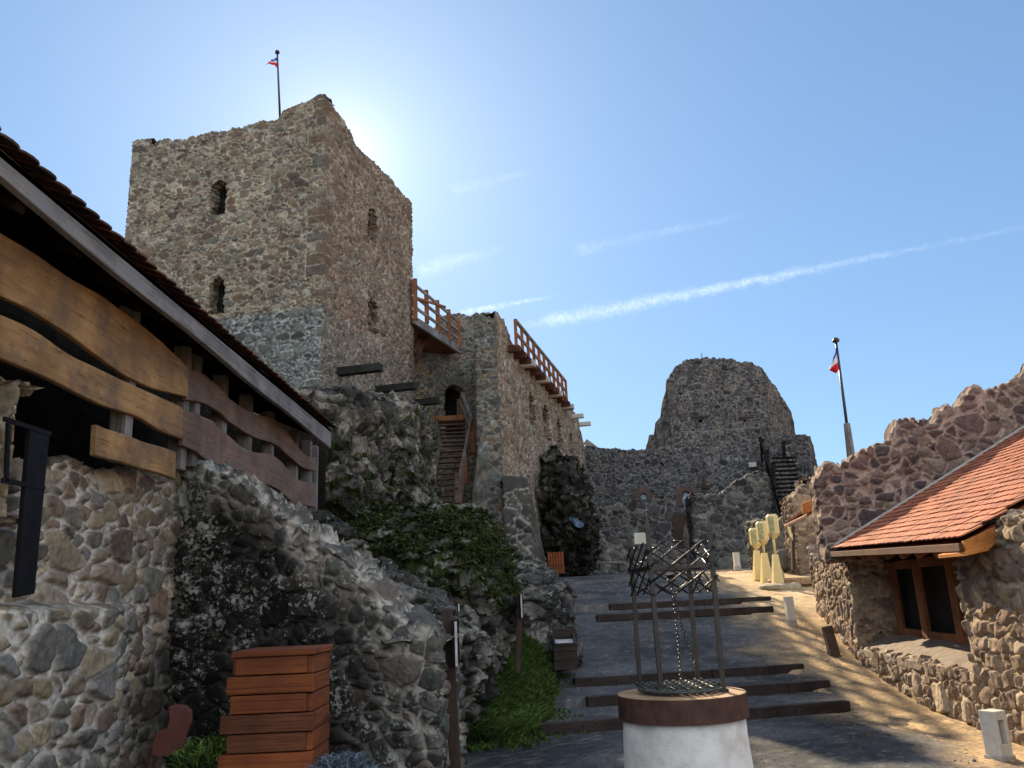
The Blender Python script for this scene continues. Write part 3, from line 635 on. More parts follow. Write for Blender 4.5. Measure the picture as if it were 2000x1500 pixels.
# ================================================================== CASTLE WALL WITH DOORWAY, LONG WALL
G0 = at(806, 760, 34.4); G1 = at(937, 700, 35.2); K0 = at(976, 800, 29.5)
LD = np.array([math.sin(TY), math.cos(TY)]); FG = Face(G0, G1[:2] - G0[:2]); FK = Face(G1, K0[:2] - G1[:2]); FW = Face(K0, LD)
KP = at(931, 800, 29.7); FK = Face(G1, KP[:2] - G1[:2]); FK2 = Face(KP, K0[:2] - KP[:2]); g1 = np.linalg.norm(G1[:2] - G0[:2]); k0_ = np.linalg.norm(KP[:2] - G1[:2]); k1 = k0_ + np.linalg.norm(K0[:2] - KP[:2]); sE = FW.hit(1141, 880)[0]; KE = K0[:2] + LD * sE
tG = FG.prof([(806, 668), (845, 655), (858, 618), (880, 614), (905, 615), (937, 619)]); tK0 = FK2.prof([(931, 612), (976, 625)]); tK = lambda u: tK0(u - k0_)
tW = FW.prof([(985, 628), (993, 645), (1002, 672), (1050, 722), (1100, 770), (1108, 776), (1114, 797), (1130, 818), (1136, 845), (1141, 872)])
def cwt(s): return np.where(s < g1, tG(np.minimum(s, g1)), np.where(s < g1 + k1, tK(s - g1), tW(np.maximum(s - g1 - k1, 0))))
cw = thing('castle_wall', (K0[0], K0[1], 2), 'high rubble wall running away from the square tower, with an arched doorway and stone brackets', 'castle wall')
hc = []
da, db = FG.hit(869, 800)[0], FG.hit(909, 800)[0]; hc.append((da, db, FG.hit(890, 850)[1], FG.hit(890, 752)[1], True))
for (xa, xb, yt, yb) in ((1033, 1046, 768, 832), (1062, 1075, 793, 858), (1088, 1098, 816, 876), (1113, 1121, 842, 892)):
    ym = (yt + yb) / 2; a = FW.hit(xa, ym)[0]; b = FW.hit(xb, ym)[0]; hc.append((g1 + k1 + a, g1 + k1 + b, FW.hit((xa + xb) / 2, yb)[1], FW.hit((xa + xb) / 2, yt)[1], True))
def czone(P, S, Z):
    lw = sstep(S, g1 + k1 - .05, g1 + k1 + .05); lowg = sstep(5.5 - Z, -1, 2)
    return [(lw, P_TOW + P_PINK, (.34, .30, .25)), (1 - lw, P_GREY + P_TOW[:3], (.27, .255, .225))]
wall('wall', [G0, G1, KP, K0, KE], const(1.2), cwt, [.05, .12, .05, .085], .05, .235, P_TOW, (.36, .32, .26), thick=.9, relief=.05, holes=hc, seed=23, joint=.10, flat=.62, parent=cw, mat=M_far, jag=.14, big=.07, lich=.35, zone=czone, back=True)
dz0, dz1 = hc[0][2], hc[0][3]
MB().prism([FG.p(da - .2, dz0 - .2, -.7), FG.p(db + .2, dz0 - .2, -.7), FG.p(db + .2, dz1 + .1, -.7), FG.p(da - .2, dz1 + .1, -.7)], list(-FG.n * .12) + [0]).build('dark_doorway', W_dark, cw)  # dark panel painted as the shade inside the doorway
for h in hc[1:]:
    a, b = h[0] - g1 - k1, h[1] - g1 - k1; MB().prism([FW.p(a - .1, h[2] - .1, -.7), FW.p(b + .1, h[2] - .1, -.7), FW.p(b + .1, h[3], -.7), FW.p(a - .1, h[3], -.7)], list(-FW.n * .1) + [0]).build('window', M_void, cw)
m = MB(); ra = (db - da) / 2; cu, cz_ = (da + db) / 2, dz1 - ra
for k in range(9):
    a0, a1 = math.pi * (k + .06) / 9, math.pi * (k + .94) / 9
    m.prism([FG.p(cu + r * math.cos(a), cz_ + r * math.sin(a), .05) for r, a in ((ra * 1.02, a0), (ra + .42, a0), (ra + .42, a1), (ra * 1.02, a1))], list(-FG.n * .3) + [0])
m.build('door_arch', M_corb if False else plain('arch stones', (.12, .115, .105), .9, 0, .35, 6, .5), cw, .02)
for (x, y) in ((1017, 713), (1047, 744), (1074, 771.5), (1098, 796), (1118, 814), (1133, 829)):
    a, z = FW.hit(x, y); L = .62; p0 = FW.p(a, z, -.2); p1 = FW.p(a, z, L)
    MB().beam(p0, p1, .3, .24).build('corbel', M_corb, cw, .02)
m = MB(); m.beam(at(1143, 862, 49), at(1185, 893, 49), .3, .3); m.build('buttress_rail', W_greyp, cw)
# timber gallery rail on top of the long wall
rail = thing('gallery_rail', (K0[0], K0[1], 8), 'reddish timber walkway rail along the top of the long castle wall', 'railing')
A0, A1 = FW.hit(990, 627), FW.hit(1092, 746); n = 11; fw = FW
def rp(k, out, up): t = k / (n - 1); return fw.p(A0[0] + (A1[0] - A0[0]) * t, A0[1] + (A1[1] - A0[1]) * t + up, out)
MB().beam(rp(0, .34, 0), rp(n - 1, .34, 0), .12, .10).build('handrail', W_greyp, rail)
MB().beam(rp(0, .34, -.55), rp(n - 1, .34, -.55), .06, .14).build('middle_rail', W_orange, rail)
for k in range(n):
    MB().beam(rp(k, .34, -1.25), rp(k, .34, 0), .13, .13, (1, 0, 0)).build('post', W_orange, rail)
for k in range(n + 2):
    MB().beam(rp(k * (n - 1) / (n - .0), -.1, -1.22), rp(k * (n - 1) / (n - .0), .5, -1.22), .24, .22).build('joist', W_redd, rail)
MB().beam(rp(0, .12, -1.05), rp(n - 1, .12, -1.05), .6, .06).build('deck', W_redd, rail)
# footbridge from the tower to the wall
fb = thing('footbridge', at(850, 660, 32), 'orange brown wooden footbridge between the square tower and the castle wall', 'footbridge')
B0, B1 = at(808, 622, 31.2), at(899, 682, 34.6); bd = B1 - B0; bl_ = np.array([-bd[1], bd[0], 0]); bl_ /= np.linalg.norm(bl_); bl_ = bl_ if bl_[0] < 0 else -bl_
MB().beam(B0 - np.array([0, 0, .06]), B1 - np.array([0, 0, .06]), .12, .34).build('side_beam', W_greyp, fb, .01)
MB().beam(B0 + bl_ * .95 + np.array([0, 0, -.1]), B1 + bl_ * .95 + np.array([0, 0, -.1]), 1.85, .12).build('deck', W_redd, fb)
MB().beam(B0 + bl_ * 1.85, B1 + bl_ * 1.85, .12, .3).build('side_beam', W_stain, fb)
for xt, yt, xb, yb in ((810.5, 545, 811.5, 622), (832.5, 567, 834, 629), (854, 587, 856, 648), (876, 605, 877, 664), (895.5, 622, 897, 680)):
    t = (xb - 808) / 91; Y = 31.2 + 3.4 * t - .1; MB().beam(at(xb, yb + 3, Y), at(xt, yt, Y), .17, .17, (0, 1, 0)).build('post', W_orange, fb, .01)
for k0, k1_ in ((.06, .16), (.36, .46), (.64, .72)):
    ta = 31.15; pa = at(809, 545 + 75 * k0 + 6, 31.15); pb = at(897, 622 + 58 * k0 + 4, 34.5); MB().beam(pa, pb, .07, .12).build('rail', W_greyp, fb)
MB().beam(at(813, 582, 31.3), at(870, 600, 32.6), .06, .10).build('cross_rail', W_orange, fb)
MB().beam(at(812, 705, 31.8), at(830, 655, 33.2), .16, .16).build('strut', W_redd, fb); MB().beam(at(808, 690, 31.6), at(822, 655, 33.0), .16, .16).build('strut', W_redd, fb)
# pier, buttress and the retaining wall under the stair
def block(name, quad, Y, depth, label, cat, size, pl, mort, seed, top, zb, lich=.4, moss=.1, ds=.05, relief=.06, mat=None):
    a, b = at(quad[0][0], quad[0][1], Y), at(quad[1][0], quad[1][1], Y); fc = Face(a, (1, 0)); L = b[0] - a[0]
    tp = fc.prof(top); t = lambda s: np.where(s < depth, tp(0), np.where(s < depth + L, tp(s - depth), tp(L)))
    o = wall(name, [(a[0], Y + depth), (a[0], Y), (b[0], Y), (b[0], Y + depth)], const(zb), t, ds, ds, size, pl, mort, thick=.5, relief=relief, seed=seed, jag=.12, big=.06, lich=lich, moss=moss, mat=mat or M_far)
    return tag(o, label, cat)
block('buttress', [(918, 900), (978, 900)], 28.3, 1.6, 'dark lichened stone pier right of the wooden stair to the arched doorway', 'buttress', .3, P_GREY + P_TOW[:4], (.23, .225, .205), 31,
      [(918, 1000), (930, 905), (942, 838), (950, 818), (978, 822)], 1.6, lich=.6, moss=.2)
block('buttress', [(984, 1000), (1063, 1000)], 27.6, 1.6, 'stepped buttress of dark stones with pale joints against the long castle wall', 'buttress', .42, [(.055, .055, .055), (.085, .08, .075), (.07, .068, .06), (.11, .105, .095)], (.30, .29, .265), 32,
      [(984, 928), (1034, 930), (1040, 975), (1048, 1010), (1056, 1060), (1063, 1090)], 1.6, lich=.3, moss=0)
block('retaining_wall', [(838, 1000), (966, 1000)], 25.6, 2.2, 'mossy retaining wall under the foot of the wooden stair', 'wall', .34, P_GREY, (.24, .23, .21), 33,
      [(838, 990), (900, 985), (945, 988), (952, 1020), (966, 1050)], 1.2, lich=.6, moss=.5)
# wooden stair up to the doorway
st = thing('wooden_stair', at(872, 985, 27), 'narrow wooden stair with handrail climbing to the arched doorway', 'stairs')
SB, SMd, ST = 26.6, 30.0, 33.6
def srow(t, side):   # t 0 bottom .. 1 top
    ys_ = np.interp(t, [0, .62, 1], [985, 870, 818]); xl_ = np.interp(t, [0, .62, 1], [843, 864, 854]); xr_ = np.interp(t, [0, .62, 1], [895, 909, 907]); Y = np.interp(t, [0, .62, 1], [SB, SMd + .4, ST])
    return at(xl_ if side < 0 else xr_, ys_, Y)
for k in range(17):
    t = (k + .5) / 17; a, b = srow(t, -1), srow(t, 1); b[1] = a[1] = (a[1] + b[1]) / 2; b[2] = a[2] = (a[2] + b[2]) / 2
    MB().beam(a, b, .27, .05).build('tread', W_stair, st, .006)
for sd_ in (-1, 1):
    for t0, t1 in ((0, .6), (.6, 1)):
        MB().beam(srow(t0, sd_) + np.array([sd_ * .05, 0, -.06]), srow(t1, sd_) + np.array([sd_ * .05, 0, -.06]), .07, .30).build('stringer', W_stair, st, .006)
a, b = at(845, 822, ST), at(913, 817, ST); MB().beam(a, b, .5, .24).build('landing', W_orange, st, .01)
for (xb, yb, xt, yt, Y) in ((925, 885, 922, 815, 31.0), (908, 945, 907, 885, 28.6), (892, 985, 893, 925, 26.6), (903, 815, 902, 768, 33.5), (896, 812, 896, 780, 34.0)):
    MB().beam(at(xb, yb, Y), at(xt, yt, Y), .15, .15, (0, 1, 0)).build('post', W_orange if xb > 900 and yb > 840 else W_stair, st, .008)
MB().beam(at(893, 985, 26.5), at(909, 886, 28.5), .09, .14).build('handrail', W_stair, st); MB().beam(at(893, 955, 26.5), at(921, 817, 31.0), .09, .14).build('handrail', W_stair, st)
MB().beam(at(921, 818, 31.0), at(902, 768, 33.5), .08, .12).build('handrail', W_greyp, st); MB().beam(at(921, 845, 31.0), at(902, 790, 33.5), .07, .10).build('handrail', W_greyp, st)

# ================================================================== CURTAIN WALL, KEEP AND RUIN WALLS
DFAR = dict(mat=M_far, lich=.25)
cu0, cu1 = at(1118, 1000, 48.5), at(1500, 1000, 46.5); FC = Face(cu0, cu1[:2] - cu0[:2]); Lc = np.linalg.norm(cu1[:2] - cu0[:2])
tC = FC.prof([(1118, 866), (1140, 872), (1180, 876), (1225, 879), (1265, 878), (1320, 877), (1400, 873), (1450, 868), (1485, 862), (1500, 862)])
cur = thing('curtain_wall', (cu0[0], cu0[1], 2.5), 'dark rubble wall closing the far end of the courtyard, with two small arched windows', 'castle wall')
hw_ = []
for (xa, xb, yt, yb) in ((1251, 1262, 964, 977), (1333, 1346, 960, 987)):
    ym = (yt + yb) / 2; hw_.append((FC.hit(xa, ym)[0], FC.hit(xb, ym)[0], FC.hit((xa + xb) / 2, yb)[1], FC.hit((xa + xb) / 2, yt)[1], True))
hw_.append((FC.hit(1289, 908)[0], FC.hit(1295, 908)[0], FC.hit(1292, 914)[1], FC.hit(1292, 903)[1], False))
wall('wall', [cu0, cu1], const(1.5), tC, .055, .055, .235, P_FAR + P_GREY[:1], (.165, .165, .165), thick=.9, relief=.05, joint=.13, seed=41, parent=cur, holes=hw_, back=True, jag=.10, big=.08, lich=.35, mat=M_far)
for h in hw_[:2]:
    MB().prism([FC.p(h[0] - .05, h[2] - .05, -.22), FC.p(h[1] + .05, h[2] - .05, -.22), FC.p(h[1] + .05, h[3] + .05, -.22), FC.p(h[0] - .05, h[3] + .05, -.22)], list(-FC.n * .03) + [0]).build('window_pane', M_pane, cur)
    m = MB(); r = (h[1] - h[0]) / 2; cu_, cz_ = (h[0] + h[1]) / 2, h[3] - r
    for k in range(11):
        a0, a1 = math.pi * (k + .08) / 11, math.pi * (k + .92) / 11
        m.prism([FC.p(cu_ + q_ * math.cos(a), cz_ + q_ * math.sin(a), .06) for q_, a in ((r + .03, a0), (r + .36, a0), (r + .36, a1), (r + .03, a1))], list(-FC.n * .2) + [0])
    k = 0
    while h[2] + k * .1 < cz_ - .05:
        for a, b in ((h[0] - .34, h[0] - .02), (h[1] + .02, h[1] + .34)):
            z = h[2] + k * .1; m.prism([FC.p(a, z, .06), FC.p(b, z, .06), FC.p(b, z + .085, .06), FC.p(a, z + .085, .06)], list(-FC.n * .2) + [0])
        k += 1
    m.build('window_surround', M_brick, cur)
cr = thing('wooden_cross', at(1376, 955, 46.2), 'dark wooden cross standing against the far rubble wall', 'cross')
MB().beam(at(1376, 962, 46.3), at(1374, 930, 46.3), .16, .16, (0, 1, 0)).build('upright', W_post, cr); MB().beam(at(1360, 951, 46.2), at(1391, 950, 46.2), .14, .14).build('crossbar', W_post, cr)
fl = thing('floodlight', at(1468, 907, 46), 'small pale floodlight fixed to the far rubble wall near the dark stair', 'floodlight')
MB().box(at(1464, 912, 46.3), at(1473, 905, 46.75)).build('housing', M_white, fl, .01); MB().beam(at(1458, 907, 46.6), at(1464, 908, 46.6), .08, .08).build('bracket', M_iron, fl)
# keep: face, then its side turning away to the right
k0, k1b, k2 = at(1258, 860, 53), at(1509, 860, 51.8), at(1590, 860, 57); FKp = Face(k0, k1b[:2] - k0[:2]); FKs = Face(k1b, k2[:2] - k1b[:2]); lk = np.linalg.norm(k1b[:2] - k0[:2]); lk2 = np.linalg.norm(k2[:2] - k1b[:2])
tk = FKp.prof([(1258, 886), (1264, 872), (1268, 852), (1277, 846), (1280, 824), (1290, 812), (1293, 790), (1300, 765), (1301, 741), (1309, 730), (1320, 716), (1335, 707), (1350, 701), (1371, 698), (1395, 699), (1420, 702), (1450, 706), (1470, 710), (1482, 715), (1494, 724)])
ts = FKs.prof([(1490, 724), (1500, 735), (1507, 748), (1520, 764), (1532, 782), (1543, 805), (1550, 828), (1555, 850), (1560, 875), (1566, 905)])
pin = []
for (x, y, r_) in ((1368, 822, 3.6), (1455, 822, 2.6)): u_, z_ = FKp.hit(x, y); d_ = r_ * 53 / FPX; pin.append((u_ - d_, u_ + d_, z_ - d_, z_ + d_, False))
for (x, y, r_) in ((1329, 769, 2.0), (1388, 770, 2.0)):
    u_, z_ = FKp.hit(x, y); d_ = r_ * 53 / FPX; pin.append((u_ - d_, u_ + d_, z_ - d_, z_ + d_, False))
keep = thing('ruined_keep', (k0[0], k0[1], 4), 'dark ruined keep with a rounded top rising behind the far wall', 'keep')
ledge = FKp.hit(1300, 848)[1]
def kext(S, Z): return np.where((S < lk), .28 * sstep(ledge - Z, -.04, .04), 0)
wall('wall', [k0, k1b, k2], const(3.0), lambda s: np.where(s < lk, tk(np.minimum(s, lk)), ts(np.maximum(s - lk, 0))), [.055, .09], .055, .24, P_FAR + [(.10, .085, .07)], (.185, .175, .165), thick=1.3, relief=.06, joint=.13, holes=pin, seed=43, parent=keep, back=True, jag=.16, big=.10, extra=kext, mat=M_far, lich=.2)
for p_ in pin[2:]:
    MB().prism([FKp.p(p_[0] - .1, p_[2] - .1, -.5), FKp.p(p_[1] + .1, p_[2] - .1, -.5), FKp.p(p_[1] + .1, p_[3] + .1, -.5), FKp.p(p_[0] - .1, p_[3] + .1, -.5)], list(-FKp.n * .1) + [0]).build('putlog_hole', M_void, keep)
for p_ in pin[:2]:
    u0, u1, zt_ = p_[0] - .15, p_[1] + .4, p_[3] + .10; MB().prism([FKp.p(u0, zt_, .12), FKp.p(u1, zt_, .12), FKp.p(u1, zt_ + .12, .07), FKp.p(u0, zt_ + .12, .07)], list(-FKp.n * .4) + [0]).build('lintel', W_post, keep)
MB().tube([at(1371, 702, 53), at(1370.5, 690, 53)], .03, 6).build('lightning_rod', M_iron, keep)
m = MB(); cr_ = [(1437, 780), (1438.5, 805), (1440, 830), (1443, 850), (1446, 868)]; m.tube([FKp.p(*FKp.hit(*p), .06 if i < 3 else .34) for i, p in enumerate(cr_)], .03, 5); m.build('crack_repair', M_crack, keep)
a0 = at(1505, 900, 50.5); a1_ = at(1583, 900, 49.5); a2_ = at(1607, 900, 52); FA = Face(a0, a1_[:2] - a0[:2]); la = np.linalg.norm(a1_[:2] - a0[:2]); FA2 = Face(a1_, a2_[:2] - a1_[:2])
tA = FA.prof([(1505, 858), (1525, 852), (1560, 848), (1583, 851)]); tA2 = FA2.prof([(1584, 855), (1590, 885), (1598, 915), (1607, 940)])
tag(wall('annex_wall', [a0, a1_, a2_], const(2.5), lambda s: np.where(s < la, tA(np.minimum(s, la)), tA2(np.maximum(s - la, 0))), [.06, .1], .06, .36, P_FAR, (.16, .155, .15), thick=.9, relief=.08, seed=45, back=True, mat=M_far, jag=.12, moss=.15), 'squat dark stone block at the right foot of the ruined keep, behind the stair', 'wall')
def ruin(name, x0, x1, Y, top, label, seed, size=.36, pl=P_FAR + P_GREY[:2], mort=(.17, .165, .155), depth=1.2, zb=1.0, moss=.25, relief=.08, ds=.05, lich=.5):
    p0 = at(x0, 1000, Y); p1 = at(x1, 1000, Y); fc = Face(p0, (1, 0)); L = p1[0] - p0[0]; tp = fc.prof(top)
    t = lambda s: np.where(s < depth, tp(0), np.where(s < depth + L, tp(s - depth), tp(L)))
    return tag(wall(name, [(p0[0], Y + depth), (p0[0], Y), (p1[0], Y), (p1[0], Y + depth)], const(zb), t, ds, ds, size, pl, mort, thick=.55, relief=relief, seed=seed, jag=.16, big=.08, lich=lich, moss=moss, mat=M_far, back=True), label, 'wall')
ruin('ruin_wall', 1163, 1310, 42, [(1163, 984), (1185, 987), (1240, 985), (1270, 983), (1290, 974), (1304, 969), (1310, 972)], 'low dark ruin wall left of the plank gate at the far end', 51)
ruin('ruin_wall', 1351, 1506, 41.5, [(1351, 969), (1380, 966), (1405, 964), (1425, 952), (1440, 940), (1455, 931), (1475, 926), (1497, 923), (1506, 926)], 'stepped ruin wall right of the plank gate, rising towards the dark stair', 52)
ruin('retaining_wall', 1085, 1330, 39.5, [(1085, 1035), (1150, 1040), (1200, 1048), (1260, 1058), (1330, 1075)], 'low rough stone base at the far left end of the courtyard', 53, pl=[(.12, .12, .12), (.09, .09, .088), (.16, .16, .155)], moss=.35, lich=.6)
ruin('ruin_wall', 1467, 1552, 34, [(1467, 1020), (1490, 1017), (1530, 1015), (1552, 1016)], 'short square wall stub behind the cream posts', 54, size=.4, pl=[(.075, .07, .06), (.10, .09, .075), (.06, .058, .05), (.13, .115, .09)], mort=(.17, .16, .13), moss=.15)
pg = thing('plank_gate', at(1330, 1100, 43), 'brown plank gate in the gap between the two far ruin walls', 'gate')
for k in range(6):
    y0 = 1098 - k * 15.5; MB().strip([at(1306, y0 - 14, 42.6), at(1356, y0 - 15.5, 42.5)], [at(1306, y0, 42.6), at(1356, y0 - 1, 42.5)], (0, .08, 0)).build('plank', wood('gate plank', (.045, .03, .022), (.10, .07, .05), 'X', fine=8) if k == 0 else MATS['gate plank'], pg, .01)
for x in (1311, 1351): MB().beam(at(x, 1105, 42.75), at(x, 1006, 42.75), .16, .16, (0, 1, 0)).build('post', W_post, pg)
# dark stair on the right in front of the keep
ds_ = thing('wooden_stair', at(1540, 1020, 42), 'dark timber stair with plank sides going up to the keep annex', 'stairs')
for k in range(15):
    t = k / 14; y = 1012 - 117 * t; Y = 41.5 + 5.5 * t; MB().beam(at(1527 - 19 * t, y, Y), at(1566 - 12 * t, y - 1.5, Y), .32, .08).build('tread', W_dark, ds_)
MB().strip([at(1486, 865, 47), at(1508, 940, 44.2), at(1524, 992, 41)], [at(1497, 905, 47), at(1518, 985, 44.2), at(1535, 1050, 41)], (0, .1, 0)).build('side_panel', W_dark, ds_)
MB().strip([at(1542, 872, 47.2), at(1556, 930, 44.2), at(1570, 985, 41.2)], [at(1548, 895, 47.2), at(1563, 960, 44.2), at(1576, 1018, 41.2)], (0, .1, 0)).build('side_panel', W_dark, ds_)
for (x, yb, yt, Y) in ((1487, 905, 853, 47), (1500, 930, 880, 45.5), (1532, 895, 862, 47.2), (1512, 960, 905, 44)):
    MB().beam(at(x, yb, Y), at(x - 2, yt, Y), .16, .16, (0, 1, 0)).build('post', W_dark, ds_)
MB().beam(at(1485, 860, 47), at(1516, 955, 42.5), .1, .16).build('handrail', W_dark, ds_); MB().beam(at(1466, 900, 47.2), at(1492, 858, 47.2), .12, .14).build('brace', W_dark, ds_)
# ================================================================== ROCKS
def rk(lab, cat='rock', **k):
    o, V, vn, mz = rock('rock_outcrop' if cat == 'rock' else cat, **k); tag(o, lab, cat); return o, V, vn, mz
rA = rk('tall grey cliff of natural rock just right of the gallery roof end, below the tower', rows=[(786, 560, 745, 22.2, 2.4), (830, 575, 738, 20.6, 3.0), (900, 585, 733, 19.8, 2.6), (960, 588, 735, 19.4, 2.5), (1010, 590, 728, 19.4, 2.4), (1050, 600, 705, 19.5, 2.1), (1090, 600, 690, 20, 1.8), (1200, 600, 700, 20.5, 1.6)],
        amp=.42, seed=101, moss=.75, mossz=.4, lich=.5, n=190, m=260, tint=(1.0, .94, .86))
rA2 = rk('pale weathered cliff with mossy top between the gallery roof and the wooden stair', rows=[(795, 690, 815, 27, 2.6), (830, 700, 832, 25.6, 3.2), (900, 705, 836, 25, 3.0), (960, 700, 840, 24.6, 2.9), (1020, 690, 850, 24.2, 2.7), (1100, 690, 860, 24.2, 2.5)],
         amp=.42, seed=102, moss=.66, mossz=.35, lich=.7, n=180, m=240, tint=(1.15, 1.1, 1.04))
rB = rk('big overhanging boulder covered in moss below the wooden stair', rows=[(1012, 760, 900, 16.4, 1.3), (1032, 730, 945, 15.8, 2.2), (1065, 704, 968, 15.2, 2.5), (1100, 692, 985, 14.8, 2.5), (1160, 695, 990, 14.4, 2.3), (1220, 735, 985, 14.1, 2.0), (1265, 790, 975, 13.9, 1.7), (1300, 830, 955, 13.9, 1.2), (1335, 850, 930, 14.2, .8)],
        amp=.42, mossh=float(at(850, 1140, 14.2)[2]), seed=103, moss=.95, mossz=-.15, lich=.5, n=190, m=260, fr=1.15, csize=.55)
rC = rk('grey rock shelf at the left edge of the path below the stepped buttress', rows=[(1085, 950, 1010, 20.2, 1.0), (1110, 945, 1052, 19.0, 1.6), (1145, 940, 1098, 18.0, 2.0), (1170, 940, 1116, 17.4, 2.0), (1230, 945, 1116, 16.8, 1.8), (1270, 955, 1114, 16.5, 1.6), (1320, 960, 1110, 16.5, 1.5)],
        amp=.28, seed=104, moss=.4, mossz=.5, lich=.7, n=130, m=170, fr=1.1, csize=.6, sq=.7)
rD = rk('dark overgrown rock slope at the foot of the long castle wall', rows=[(888, 1074, 1090, 38.2, .8), (915, 1068, 1110, 37.4, 1.4), (950, 1060, 1128, 36.9, 1.9), (985, 1050, 1136, 36.6, 2.2), (1020, 1045, 1148, 36.6, 2.3), (1060, 1050, 1152, 36.8, 2.2), (1090, 1060, 1150, 37.2, 1.8), (1130, 1066, 1146, 37.4, 1.8)],
        amp=.95, seed=105, moss=.5, mossz=.0, lich=.35, n=150, m=200, shade=.55)
rE = rk('rough grey rock between the ruined front wall and the mossy boulder', rows=[(1120, 655, 760, 12.2, 1.0), (1160, 650, 845, 11.6, 1.3), (1215, 650, 905, 11.2, 1.5), (1270, 660, 945, 10.9, 1.4), (1320, 680, 958, 10.8, 1.2), (1380, 700, 935, 10.8, 1.0), (1440, 720, 890, 10.8, 1.0)],
        amp=.24, seed=106, moss=.6, mossz=.1, lich=.6, n=140, m=200, fr=1.3, csize=.5)
BLD = [((628, 1018, 700, 1108), 13.2, 'rounded lichened boulder under the cliff, leftmost of the boulder row'), ((658, 1055, 735, 1125), 12.6, 'pale boulder in the middle of the boulder row above the ruined front wall'),
       ((700, 1085, 778, 1150), 12.2, 'dark boulder second from the right of the boulder row'), ((746, 1122, 838, 1200), 11.6, 'angular boulder at the right end of the boulder row'), ((592, 1000, 655, 1070), 13.8, 'small boulder close under the lower end of the gallery planks')]
for i, ((x0, y0, x1, y1), Y, lab) in enumerate(BLD):
    xm, hwid = (x0 + x1) / 2, (x1 - x0) / 2; rows = [(y0, xm - hwid * .4, xm + hwid * .4, Y, hwid * Y / FPX * .5)] + [(y0 + (y1 - y0) * t, xm - hwid * q, xm + hwid * q, Y, hwid * Y / FPX * q) for t, q in ((.25, .85), (.55, 1), (.85, .95), (1.1, .7))]
    o, *_ = rock('boulder', rows, n=50, m=70, amp=.10, fr=2.4, seed=120 + i, moss=.3, mossz=.5, lich=.75, csize=.3, crack=.05); tag(o, lab, 'boulder', 'boulders heaped behind the ruined front wall')
# growth on the rocks
def grow(rk_, num, hgt, wid, cols, seed, label, cat, zlo=.35, name='moss_growth', pm=None, **k):
    o, V, vn, mz = rk_; f = -(vn[:, 1]); mk = sstep(mz, zlo, zlo + .3) * (vn[:, 1] < .35)
    if pm is not None: mk = mk * pm(V)
    tufts(name, V, vn, mk + 1e-9, num, hgt, wid, cols, seed, label, cat, **k)
grow(rB, 42000, .075, .011, [tuple(v * .7 for v in q_) for q_ in G_MOSS], 1, 'thick dark green moss and tufts hanging over the big boulder', 'moss', .2, pm=lambda V: sstep(fbm(V * 1.7, 4, 5), .40, .54) + .04)
grow(rA, 1800, .16, .016, G_MOSS, 2, 'green growth on top of the grey cliff below the tower corner', 'moss', .5)
grow(rA2, 3500, .18, .018, G_MOSS, 3, 'grass growing on the ledges of the pale cliff under the tower', 'grass', .35)
grow(rD, 2200, .20, .024, [(.016, .028, .010), (.028, .045, .014), (.012, .02, .009), (.04, .055, .02)], 4, 'dark ivy covering the rock slope at the foot of the long castle wall', 'ivy', .05, name='ivy', pm=lambda V: sstep(fbm(V * .9, 4, 77), .42, .56))
VD = rD[1]; dx_ = VD - np.array([0, 0, EYE]); fd = dx_ @ Fw; pxs = 1000 + FPX * (dx_ @ Rt) / fd; pys = 750 - FPX * (dx_ @ Up) / fd
def onrock(x, y): k = (np.abs(pxs - x) < 7) & (np.abs(pys - y) < 7); return at(x, y, float(VD[k, 1].min()) - .03)
bs = MB(); bs.strip([onrock(1114, 1010), onrock(1119, 1012), onrock(1126, 1012), onrock(1135, 1020), onrock(1139, 1022)], [onrock(1112, 1014), onrock(1118, 1020), onrock(1124, 1028), onrock(1133, 1031), onrock(1140, 1028)], (0, .05, .02))
tag(bs.build('plastic_sheet', M_blue, None), 'small crumpled pale blue sheet lying on the overgrown slope', 'plastic sheet')
# grass bank beside the path
gy = [1236, 1262, 1300, 1345, 1390, 1425, 1450]; gl_ = [998, 972, 940, 898, 884, 880, 880]; gr_ = [1036, 1062, 1082, 1084, 1076, 1046, 985]; gYl = [14.4, 13.6, 12.7, 12.0, 11.5, 11.15, 10.9]; gYr = [15.9, 15.3, 14.6, 13.6, 12.5, 11.5, 10.95]
V = []; nU, nW = 90, 110
for yy in np.linspace(1236, 1450, nU):
    i_ = lambda a: float(np.interp(yy, gy, a))
    for u in np.linspace(0, 1, nW): V.append(at(i_(gl_) + (i_(gr_) - i_(gl_)) * u, yy, i_(gYl) + (i_(gYr) - i_(gYl)) * u**.8))
V = np.array(V); V[:, 2] += (fbm(V * 1.6, 4, 131) - .5) * .22 + (fbm(V * 6, 3, 132) - .5) * .06; uu_ = np.tile(np.linspace(0, 1, nW), nU); V[:, 2] -= .10 * sstep(uu_, .9, 1) + .10 * sstep(.06 - uu_, 0, .06)
I = np.arange(nU * nW).reshape(nU, nW); F = np.stack([I[:-1, :-1], I[1:, :-1], I[1:, 1:], I[:-1, 1:]], -1).reshape(-1, 4)
gb = npmesh('grass_bank', V, F, M_grd, None, np.array([.045, .045, .02]) * (.6 + .8 * fbm(V * 3, 3, 9))[:, None]); tag(gb, kind='structure'); vn = np.tile(np.array([.05, -.4, .9]), (len(V), 1))
mk = np.ones(len(V))
tufts('grass', V, vn, mk * (.3 + fbm(V * 2, 3, 9)) + 1e-9, 15000, .12, .0055, G_GRASS, 10, 'lush green grass and weeds on the bank beside the path', 'grass', blades=4)
